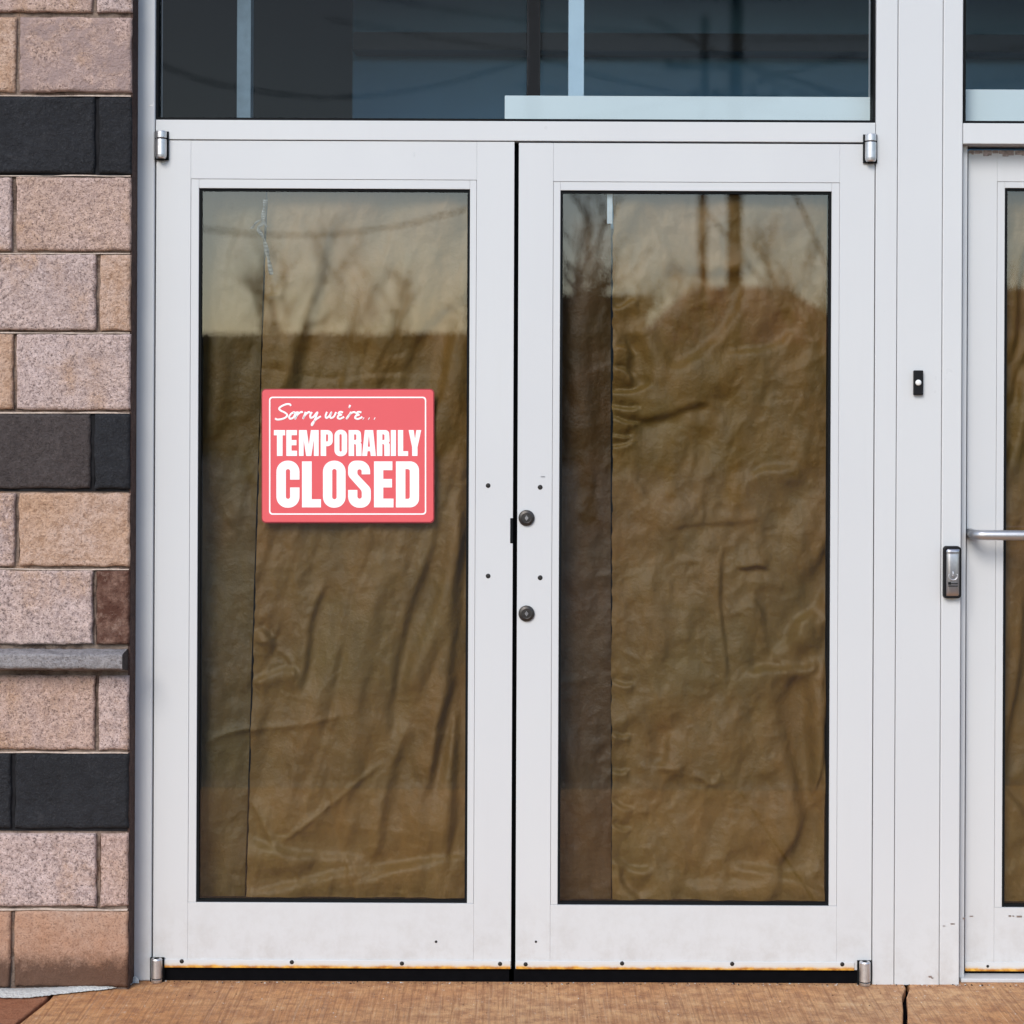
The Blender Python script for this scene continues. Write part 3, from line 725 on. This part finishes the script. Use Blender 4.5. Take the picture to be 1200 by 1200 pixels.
# tops of the facade and the dark behind the frame
b = MB(); b.box(XL, XR, .112, .128, N(0, TOP)[1] - .06, 3.45); b.box(XL, N(158, 0)[0], .112, .128, -.1, 3.45); b.box(N(1050, 0)[0], N(1104, 0)[0], .112, .128, 0, 3.45); b.box(N(1586, 0)[0], XR, .112, .128, -.1, 3.45)
b.build('wall', m_navy, room)

# ------------------------------------------------------------------ block wall on the left
YW = -.08
wx = N(152.2, 0, YW)[0]
wall = empty('block_wall', (wx - .5, YW, 0), 'rough pink and black concrete block wall with a grey stone ledge', 'wall')
courses = [  # top, bottom (px at x = 76), joints, materials left to right
    (-160, -78, (16,), (B_BLACK, B_BLACK)),
    (-73, 14, (110,), (B_PINK, B_PINK2)), (20, 107.5, (20.5,), (B_ORANGE, B_SMUDGE)), (113.5, 203, (113,), (B_BLACK, B_BLACK)), (207.5, 293.5, (16,), (B_PINK2, B_PINK)),
    (298, 387, (114.5,), (B_PINK2, B_ORANGE)), (391.5, 480, (17,), (B_ORANGE, B_PINK2)), (485, 572.5, (108.5,), (B_DARK, B_BLACK)), (578, 663.5, (19.5,), (B_PINK2, B_ORANGE)),
    (668.5, 755, (110.5,), (B_PINK2, B_BROWN)), (792, 878.5, (113,), (B_PINK, B_PINK2)), (883.5, 971, (15,), (B_BLACK, B_BLACK)), (977, 1062, (115,), (B_PINK2, B_PINK)), (1068, 1157, (14,), (B_FOOT, B_FOOT))]
mats = []; V_, F_, MI_ = [], [], []
def block(x0, x1, y0, y1, mat, seed):
    if mat not in mats: mats.append(mat)
    X0, Zt = N(x0, y0, YW); X1, Zb = N(x1, y1, YW)
    st = .0045; nu = max(4, int((X1 - X0) / st)); nv = max(4, int((Zt - Zb) / st))
    U, V = np.meshgrid(np.linspace(0, X1 - X0, nu), np.linspace(0, Zt - Zb, nv))
    wob = .0016
    Xs = X0 + U + wob * vnoise(V / .03 + seed, U / .4, seed) ; Zs = Zb + V + wob * vnoise(U / .035 + seed * 3, V / .4, seed + 9)
    e = np.minimum(np.minimum(U, X1 - X0 - U), np.minimum(V, Zt - Zb - V)) + .0022 * fbm(U / .012, V / .012, seed + 5, 2)
    h = .0052 * (1 - np.clip(1 - np.clip(e, 0, 1) / .0055, 0, 1) ** 2)
    h = h + .0011 * fbm(U / .02, V / .02, seed + 20, 3) + .0016 * fbm(U / .12, V / .12, seed + 30, 2)
    rr = random.Random(seed); tilt = rr.uniform(-.0015, .0015)
    Y = YW + .004 - h + tilt
    P = np.stack([Xs, Y, Zs], -1)
    n0 = len(V_); V_.extend(P.reshape(-1, 3).tolist())
    idx = n0 + np.arange(nu * nv).reshape(nv, nu)
    q = np.stack([idx[:-1, :-1], idx[:-1, 1:], idx[1:, 1:], idx[1:, :-1]], -1).reshape(-1, 4)
    F_.extend(q.tolist()); k_ = mats.index(mat); MI_.extend([k_] * len(q))
    loop = list(idx[0, :]) + list(idx[1:, -1]) + list(idx[-1, -2::-1]) + list(idx[-2:0, 0])
    b0 = len(V_); V_.extend([(V_[i][0], .02, V_[i][2]) for i in loop]); n = len(loop)
    for i in range(n): F_.append([loop[i], b0 + i, b0 + (i + 1) % n, loop[(i + 1) % n]]); MI_.append(k_)
sd = 100
for (yt, yb, js, ms) in courses:
    dy = .0043 * 524                 # level the reading taken left of centre
    yt, yb = yt + dy, yb + dy
    j = js[0] + TH * ((yt + yb) / 2 - 476); xr = 152.2
    segs = []; pit = 192
    seq = [(j + 2.6, xr, ms[1])]
    x = j - 2.6; kk = 0
    while x > -420:
        seq.append((x - pit + 5, x, ms[0] if kk == 0 else random.Random(sd).choice([ms[0], ms[1]] if ms[0] is not B_FOOT else [B_FOOT]))); x -= pit + .4; kk += 1
    for (a, c_, m_) in seq:
        sd += 7; block(a, c_, yt, yb, m_, sd)
me = bpy.data.meshes.new('masonry'); me.from_pydata(V_, [], F_); me.polygons.foreach_set('material_index', MI_); me.update()
me.polygons.foreach_set('use_smooth', [True] * len(me.polygons))
o = add_obj('masonry', me, mats, wall)
b = MB(); b.box(N(-430, 0, YW)[0], wx - .004, YW + .0115, .11, -.03, N(0, -165, YW)[1])
for (yt, yb, js, ms) in courses:
    if ms[1] is B_BLACK:
        X0_, Z1_ = N(-430, yt + 2.25 - 1.5, YW); Z0_ = N(0, yb + 2.25 + 3.5, YW)[1]
        b.box(X0_, wx - .003, YW + .0085, .1, Z0_, Z1_, 1)
b.build('mortar', [M['mortar'], m_plain('black_mortar', (.014, .014, .016), .95, 0, .2, .3, 60, .3)], wall)
P_all = []
for y in (297.4, 390.6, 484.4, 667.8, 882.6, 1067.0, 206.2, 112.8):
    n = 240; xx = np.linspace(N(-420, 0, YW)[0], wx - .001, n); zc = N(0, y + 2.25 - .5, YW)[1]
    hh = .0019 * np.clip(.75 + .9 * vnoise(xx / .05, xx * 0 + y, int(y)), .12, 1.5)
    zz = zc + .0012 * vnoise(xx / .09, xx * 0 + y, int(y) + 3)
    P = np.zeros((3, n, 3)); P[:, :, 0] = xx
    P[0, :, 1] = YW + .001; P[0, :, 2] = zz - .0015; P[1, :, 1] = YW + .0004 ; P[1, :, 2] = zz + hh * .6; P[2, :, 1] = YW + .011; P[2, :, 2] = zz + hh
    P_all.append(P)
vv, ff = [], []
for P in P_all:
    n0 = len(vv); m_ = P.shape[1]; vv += P.reshape(-1, 3).tolist()
    for i in range(2):
        for j in range(m_ - 1): ff.append((n0 + i * m_ + j, n0 + i * m_ + j + 1, n0 + (i + 1) * m_ + j + 1, n0 + (i + 1) * m_ + j))
me = bpy.data.meshes.new('bed_joint'); me.from_pydata(vv, [], ff); me.update()
add_obj('bed_joint', me, m_plain('painted_sunlit_mortar', (.46, .37, .31), .95, 0, .2, .25, 70, .5), wall, True)  # pale lip paints the sunlit lower part of each bed joint
# dark caulked end of the wall facing the jamb
b = MB(); b.box(wx - .004, wx + .0015, YW + .0105, -.001, -.0, N(0, -165, YW)[1]); b.build('wall_end', m_block('brown_end_mortar', (.075, .042, .034), (.12, .075, .06), (.035, .022, .018), amount=.4), wall)
# ledge
XLd = N(-430, 0, YW)[0]; xe = N(144.5, 0, -.14)[0]
nu = int((xe - XLd) / .005); prof = [(.0, N(0, 762.4, -.075)[1]), (-.062, N(0, 768.5, -.138)[1]), (-.066, N(0, 770.5, -.142)[1]), (-.066, N(0, 784.5, -.142)[1]), (-.063, N(0, 786.0, -.138)[1]), (.0, N(0, 788.2, -.08)[1])]
dense = []
for (a, c_) in zip(prof, prof[1:]):
    n = max(1, int(math.hypot(c_[0] - a[0], c_[1] - a[1]) / .004))
    dense += [(a[0] + (c_[0] - a[0]) * i / n, a[1] + (c_[1] - a[1]) * i / n) for i in range(n)]
dense.append(prof[-1])
P = np.zeros((len(dense), nu, 3)); ux = np.linspace(XLd, xe, nu)
for i, (y, z) in enumerate(dense):
    P[i, :, 0] = ux; P[i, :, 1] = YW + .004 + y - .0012 * fbm(ux / .012, ux * 0 + i * .33, 77, 3) + .0006; P[i, :, 2] = z + .0012 * fbm(ux / .014, ux * 0 + i * .21, 78, 3)
ld = grid_mesh('ledge', P, M['ledge'], wall)
b = MB(); b.face([tuple(P[i, -1]) for i in range(len(dense))] + [(xe, YW + .012, prof[-1][1]), (xe, YW + .012, prof[0][1])]); b.build('ledge_end', B_DARK, wall)
# white sealant squeezed along the foot of the wall and round to the jamb
foot = [(-260, 1165, 11), (-60, 1165, 11), (0, 1165.5, 11), (30, 1165.5, 11.5), (60, 1163.5, 9), (90, 1161, 7), (120, 1158.5, 6.5), (140, 1155.5, 7), (152, 1152, 10), (159, 1148, 9), (163, 1151, 5)]
b = MB(); L = []
for i in range(len(foot) - 1):
    for t in np.linspace(0, 1, 14, endpoint=False):
        L.append([foot[i][q] + (foot[i + 1][q] - foot[i][q]) * t for q in range(3)])
rn = random.Random(8); G = []
for (x, y, h) in L:
    row = []
    for s_ in np.linspace(0, 1, 7):
        yy = y - h / 2 + h * s_ + rn.uniform(-.35, .35)
        ys = yy - TH * (x - 600) - 476; xs = x + TH * (yy - 476) - 600
        dist = min(EYE * FPX / max(ys, 665), D + .0)   # lies on the paving
        zz = .0035 + .006 * math.sin(math.pi * s_) + rn.uniform(0, .0012)
        if yy < 1154 and x > 145: dist = D - .012 - .01 * s_; zz = EYE - ys * dist / FPX
        row.append((xs * dist / FPX, dist - D, max(zz, .002)))
    G.append(row)
grid_mesh('sealant_bead', np.array(G), M['sealant'], wall)

# ------------------------------------------------------------------ pavement
k = NT('broomed_concrete')
big = k.noise(1.6, 5, .6); mid = k.noise(12, 5, .65)
wv = k.n('ShaderNodeTexWave', wave_type='BANDS', bands_direction='X', wave_profile='SIN')
for nm_, v_ in (('Scale', 20.0), ('Distortion', 12.0), ('Detail', 4.0), ('Detail Scale', 2.2), ('Detail Roughness', .65)): wv.inputs[nm_].default_value = v_
k.l(k.mapping((1, .07, 1), (0, 0, math.radians(1.5))), wv.inputs['Vector'])
brn = k.noise(1, 4, .6, k.mapping((120, 1.6, 1), (0, 0, math.radians(1.5))), .1)
br = k.math('ADD', k.math('MULTIPLY', wv.outputs['Fac'], .20), k.math('MULTIPLY', brn, .80))
br2 = k.noise(1, 3, .6, k.mapping((230, 2.5, 1), (0, 0, math.radians(0))), .1)
bl = k.noise(26, 6, .72)
bands = k.noise(1, 4, .6, k.mapping((2.2, 16, 1)))
gr = k.noise(300, 2, .65)
c = k.mix(k.ramp(big, [(.32, 0), (.68, 1)]), (.60, .275, .100), (.64, .385, .195))
c = k.mix(k.ramp(bands, [(.38, .45), (.60, 0)]), c, (.43, .18, .075))
c = k.mix(k.ramp(bl, [(.38, .75), (.56, 0)]), c, (.30, .135, .07))
c = k.mix(k.ramp(bl, [(.58, 0), (.72, .6)]), c, (.60, .43, .29))
c = k.mix(k.ramp(br, [(.30, .62), (.50, 0)]), c, (.27, .12, .055))
c = k.mix(k.ramp(br2, [(.54, 0), (.72, .35)]), c, (.62, .42, .27))
c = k.mix(k.ramp(gr, [(.66, 0), (.73, .7)]), c, (.72, .62, .52))
c = k.mix(k.ramp(k.noise(70, 3, .7, k.mapping((1, .6, 1))), [(.64, 0), (.70, .65)]), c, (.66, .52, .40))
c = k.mix(k.ramp(k.noise(55, 4, .7, k.mapping((1, 1.8, 1))), [(.27, .7), (.36, 0)]), c, (.20, .085, .045))
c = k.mix(k.ramp(gr, [(.27, .7), (.35, 0)]), c, (.11, .055, .035))
h = k.math('ADD', k.math('MULTIPLY', br, .9), k.math('MULTIPLY', br2, .4)); h = k.math('ADD', h, k.math('MULTIPLY', bl, .5)); h = k.math('ADD', h, k.math('MULTIPLY', gr, .45))
k.pbr(c, .85, 0, k.bump(h, .8, .004), .3); M['walk'] = k.mat
M['walk_red'] = m_block('red_smooth_concrete', (.34, .135, .065), (.40, .18, .10), (.25, .09, .045), (.16, .08, .05), amount=.35, rough=.75)
M['asphalt'] = m_plain('asphalt', (.05, .05, .052), .9, 0, .3, .25, 60, .3)

slabs = MB()
jl = [(-1.128, .3), (-1.128, -.16), (-1.157, -.36), (-1.165, -.8), (-1.18, -2.5)]
jr = [(1.0, .3), (1.0, -.02), (.975, -.10), (.958, -.2), (.925, -.36), (.90, -.8), (.87, -2.5)]
g = .0055
def slab(leftpts, rightpts, m):
    pts = [(x, y) for x, y in leftpts] + [(x, y) for x, y in rightpts[::-1]]
    n0 = len(slabs.v); n = len(pts)
    cx = sum(p[0] for p in pts) / n; cy = sum(p[1] for p in pts) / n
    slabs.v += [(x, y, 0) for x, y in pts] + [(x, y, -.15) for x, y in pts]
    slabs.f.append(tuple(n0 + i for i in range(n))); slabs.m.append(m)
    for i in range(n): slabs.f.append((n0 + i, n0 + n + i, n0 + n + (i + 1) % n, n0 + (i + 1) % n)); slabs.m.append(m)
slab([(-4, .3), (-4, -2.5)], [(x - g, y) for x, y in jl], 1)
slab([(x + g, y) for x, y in jl], [(x - g, y) for x, y in jr], 0)
slab([(x + g, y) for x, y in jr], [(2.6, .3), (2.4, -2.5)], 0)
slab([(2.62, .3), (2.42, -2.5)], [(5, .3), (5, -2.5)], 0)
o = slabs.build('pavement', [M['walk'], M['walk_red']], None, bevel=.004)
tag(o, 'broomed tan concrete pavement with dark joints', 'pavement', None, 'structure')
b = MB(); b.box(-4, 5, -2.5, .2, -.17, -.022); tag(b.build('pavement_base', M['gap'], None), None, None, None, 'structure')
b = MB(); b.box(-60, 60, -2.66, -2.51, -.2, -.003); tag(b.build('kerb', m_plain('kerb_concrete', (.15, .13, .11), .85, 0, .3, .15, 20), None, bevel=.012), None, None, None, 'structure')
b = MB(); b.face([(-160, -200, -.13), (160, -200, -.13), (160, 60, -.13), (-160, 60, -.13)])
tag(b.build('ground', M['asphalt'], None), None, None, None, 'structure')
# grit blown against the threshold
rn = random.Random(31); b = MB()
for i in range(420):
    x = rn.uniform(N(195, 0)[0], N(1200, 0)[0]); y = rn.choice([rn.gauss(-.004, .008), rn.uniform(-.3, -.02)]) if i % 3 else rn.gauss(-.004, .005)
    r = rn.uniform(.001, .0026) if y > -.03 else rn.uniform(.0008, .0018)
    P0 = [Vector((x + r * rn.uniform(.7, 1.6) * math.cos(a), y + r * rn.uniform(.7, 1.3) * math.sin(a), 0)) for a in [math.radians(q + rn.uniform(-20, 20)) for q in (0, 72, 144, 216, 288)]]
    top = (x, y, r * rn.uniform(.6, 1.2))
    mi = rn.choice([0, 0, 1, 2])
    for q in range(5): b.face([P0[q], P0[(q + 1) % 5], top], mi)
tag(b.build('grit', [M['rubber'], M['sealant'], m_plain('brown_grit', (.16, .09, .05), .9)], None), 'scattered grit and pale crumbs along the foot of the doors', 'grit', None, 'stuff')

# ------------------------------------------------------------------ the street behind the camera, seen mirrored in the glass
def mir(x, y, L): X, Z = N(x, y, L); return X, -L, Z
m_brick = m_plain('brown_shop_wall', (.11, .065, .045), .85, 0, .3, .25, 1.5)
m_red = m_plain('red_roof', (.34, .055, .040), .7, 0, .3, .2, 1)
m_cream = m_plain('tan_siding', (.33, .27, .20), .8, 0, .3, .1, 1)
m_win = m_plain('dark_window', (.02, .025, .03), .15, 0, .6)
m_wood = m_plain('weathered_pole', (.055, .042, .034), .9, 0, .2, .3, 8)
def building(name, x0, x1, L, ytop, depth, wm, rm, label, gable=0, win=6, wy=(420, 455)):
    X0, Y, Zt = mir(x0, ytop, L); X1 = mir(x1, ytop, L)[0]
    r = empty(name, ((X0 + X1) / 2, Y, -.13), label, 'building')
    b = MB(); b.box(X0, X1, Y - depth, Y, -.13, Zt - .35); b.build('wall', wm, r)
    b = MB()
    if gable:
        n0 = [(X0 - .3, Y + .3, Zt - .35), (X1 + .3, Y + .3, Zt - .35), ((X0 + X1) / 2 + 1.5, Y - depth / 2, Zt + gable), ((X0 + X1) / 2 - 1.5, Y - depth / 2, Zt + gable), (X0 - .3, Y - depth - .3, Zt - .35), (X1 + .3, Y - depth - .3, Zt - .35)]
        for q in ((0, 1, 2, 3), (5, 4, 3, 2), (0, 3, 4), (1, 5, 2), (0, 4, 5, 1)): b.face([n0[i] for i in q])
    else: b.box(X0 - .2, X1 + .2, Y - depth - .2, Y + .2, Zt - .35, Zt)
    b.build('roof', rm, r)
    for i in range(win):
        xa = X0 + (X1 - X0) * (i + .2) / win; xb = X0 + (X1 - X0) * (i + .75) / win
        za = mir(0, wy[0], L)[2]; zb = mir(0, wy[1], L)[2]
        b = MB(); b.box(xa, xb, Y, Y + .06, zb, za); f = b.build('window', m_win, r)
        b = MB(); b.box(xa - .08, xb + .08, Y - .02, Y + .04, zb - .1, zb - .002); b.build('sill', m_cream, f)
    return r
building('shop_building', 60, 648, 60, 392, 14, m_brick, m_plain('brown_fascia', (.15, .085, .06), .7), 'long low brown shop building across the street', 0, 9, (418, 462))
building('house', 655, 760, 48, 345, 9, m_plain('dark_brown_siding', (.06, .035, .03), .8), m_plain('dark_roof', (.07, .05, .05), .8), 'dark narrow house across the street', 0, 3, (390, 440))
building('house', 765, 1010, 52, 388, 10, m_cream, m_red, 'tan house with a red hipped roof across the street', 1.6, 5, (412, 450))
building('house', 1060, 1330, 56, 380, 10, m_brick, m_red, 'brown house with a red hipped roof far right across the street', 1.5, 5, (412, 450))

def pole(x, L, Hh, r, label, arms):
    X, Y, _ = mir(x, 476, L)
    p = empty('utility_pole', (X, Y, -.13), label, 'utility pole', 'utility poles along the street')
    b = MB(); b.tube([(X, Y, -.13), (X, Y, Hh * .5), (X, Y, Hh)], [r * 1.15, r, r * .8], 14); b.build('shaft', m_wood, p, smooth=True)
    for z, w in arms:
        b = MB(); b.box(X - w, X + w, Y - .06 - r, Y - r, z, z + .12); a = b.build('crossarm', m_wood, p)
        for q in (-.9, -.45, .45, .9):
            b = MB(); b.lathe((X + w * q, Y - .03 - r, z + .12), (0, 0, 1), [(.03, 0), (.05, .05), (.03, .13)], 10)
            b.build('insulator', m_cream, a)
    return X, Y
p1 = pole(624, 17, 8.5, .088, 'nearest dark timber utility pole facing the door pair', [(7.4, 1.1)])
p2 = pole(861, 28, 9.6, .13, 'timber utility pole with two crossarms right of the nearest pole', [(8.3, 1.2), (6.55, .75)])
p3 = pole(823, 46, 11.5, .11, 'farthest slim utility pole beyond the two crossarm pole', [(10.2, 1.0)])
M['wire'] = m_plain('black_cable', (.015, .015, .016), .6)
def wire(a, b_, sag, r, label):
    a = Vector(a); b_ = Vector(b_); pts = []
    for i in range(41):
        t = i / 40; q = a.lerp(b_, t); q.z -= sag * 4 * t * (1 - t); pts.append(q)
    m = MB(); m.tube(pts, r, 6)
    return tag(m.build('overhead_cable', M['wire'], None, smooth=True, loc=tuple(a)), label, 'cable', 'overhead cables along the street')
wire(mir(240, 145, 24), mir(1000, 60, 24), .55, .018, 'thick sagging cable above the street, lowest at the left')
wire(mir(180, 75, 22), mir(624, 66, 17), .45, .014, 'cable meeting the nearest pole below its crossarm')
wire(mir(624, 66, 17), mir(1260, 130, 26), .4, .014, 'cable leaving the nearest pole to the right')
wire(mir(400, -10, 26), mir(1200, 30, 26), .4, .012, 'upper thin cable high over the street')
wire(mir(380, 20, 27), mir(1200, 52, 27), .5, .012, 'second thin cable under the upper one')
wire(mir(760, 20, 30), mir(1020, 118, 18), .12, .03, 'heavy cable slanting down behind the crosspiece of the crossarm pole')
wire(mir(600, 100, 30), mir(1200, 88, 30), .3, .016, 'lowest cable running level past the crossarm pole')
wire(mir(861, 62, 28), mir(960, 115, 20), .1, .022, 'short slack cable hanging right from the crossarm pole')
wire(mir(200, 262, 30), mir(590, 228, 30), .45, .018, 'low cable crossing the sky above the shop building')
wire(mir(820, 236, 26), mir(905, 345, 26), .02, .02, 'steep guy cable left of the tree')
wire(mir(925, 215, 26), mir(985, 345, 26), .02, .025, 'steep guy cable at the right of the house')

M['bark'] = m_plain('bark', (.06, .045, .035), .9, 0, .2, .3, 12)
def tree(x, L, Hh, seed, label, spread=.5, r0=.16):
    X, Y, _ = mir(x, 476, L); t = empty('bare_tree', (X, Y, -.13), label, 'tree', 'bare trees across the street')
    rn = random.Random(seed); tr = MB(); br_ = MB()
    def grow(mb, p, d, ln, r, lev):
        pts = [p]; q = p.copy(); dd = d.copy()
        for i in range(4):
            dd = (dd + Vector((rn.uniform(-.2, .2), rn.uniform(-.2, .2), rn.uniform(-.05, .12)))).normalized(); q = q + dd * ln / 4; pts.append(q.copy())
        mb.tube(pts, [r, r * .88, r * .76, r * .64, r * .52], 6)
        if lev < 6:
            for i in range(rn.choice((2, 3, 3)) if lev else 4):
                s = pts[rn.choice((2, 3, 4))]; nd = (dd + Vector((rn.uniform(-1, 1), rn.uniform(-1, 1), rn.uniform(-.1, .7))) * spread * 1.5).normalized()
                grow(br_, s, nd, ln * rn.uniform(.6, .8), r * .55, lev + 1)
    grow(tr, Vector((X, Y, -.13)), Vector((0, 0, 1)), Hh * .36, r0, 0)
    tr.build('trunk', M['bark'], t, smooth=True); br_.build('crown', M['bark'], t, smooth=True)
tree(692, 22, 4.6, 3, 'forked bare tree before the dark narrow house', .45, .14)
tree(930, 40, 5.6, 5, 'bare tree before the red roofed house', .5, .13)
tree(290, 36, 6.6, 9, 'bare tree before the left end of the shop building', .55, .12)
tree(830, 44, 4.8, 12, 'low spreading bare tree beside the red roofed house', .7, .12)
tree(470, 42, 5.0, 21, 'low bare tree before the middle of the shop building', .75, .11)
tree(570, 30, 4.4, 27, 'short twiggy tree by the right end of the shop building', .8, .10)
tree(785, 30, 4.8, 33, 'twiggy bare tree between the dark house and the red roofed house', .75, .11)
tree(1215, 38, 6.0, 14, 'bare tree before the brown house far right', .6, .14)

# ------------------------------------------------------------------ light, sky, camera
EL, AZ = math.radians(35), math.radians(22)
s = Vector((-math.sin(AZ) * math.cos(EL), -math.cos(AZ) * math.cos(EL), math.sin(EL)))
sun = bpy.data.lights.new('sun', 'SUN'); sun.energy = 1.5; sun.angle = math.radians(26); sun.color = (1, .945, .87)
so = bpy.data.objects.new('sun', sun); C.objects.link(so); so.rotation_euler = s.to_track_quat('Z', 'Y').to_euler(); so.location = (0, -20, 30)
w = bpy.data.worlds.new('World'); sc.world = w; w.use_nodes = True
nt = w.node_tree; bg = nt.nodes['Background']
sky = nt.nodes.new('ShaderNodeTexSky'); sky.sky_type = 'NISHITA'; sky.sun_disc = False
sky.sun_elevation = EL; sky.sun_rotation = math.pi + AZ; sky.air_density = 1.0; sky.dust_density = 0.7; sky.ozone_density = 1.2
nt.links.new(sky.outputs[0], bg.inputs[0]); bg.inputs[1].default_value = .135
cam = bpy.data.cameras.new('camera'); co = bpy.data.objects.new('camera', cam); C.objects.link(co); sc.camera = co
cam.sensor_width = 36; cam.lens = 36 * FPX / 1200; cam.clip_end = 2000; cam.clip_start = .05
co.location = (0, -D, EYE)
co.rotation_euler = (math.radians(90), -TH, 0)
# the photograph's centre is (600, 600); the eye level sits at y = 476
cam.dof.use_dof = True; cam.dof.focus_distance = D; cam.dof.aperture_fstop = 2.8
cam.shift_y = -(600 - 476) / 1200; cam.shift_x = 0
sc.view_settings.view_transform = 'Standard'; sc.view_settings.look = 'None'; sc.view_settings.gamma = 1
sc.view_settings.exposure = 0.73
sc.cycles.max_bounces = 10; sc.cycles.transparent_max_bounces = 12; sc.cycles.use_denoising = True
sc.cycles.caustics_reflective = False
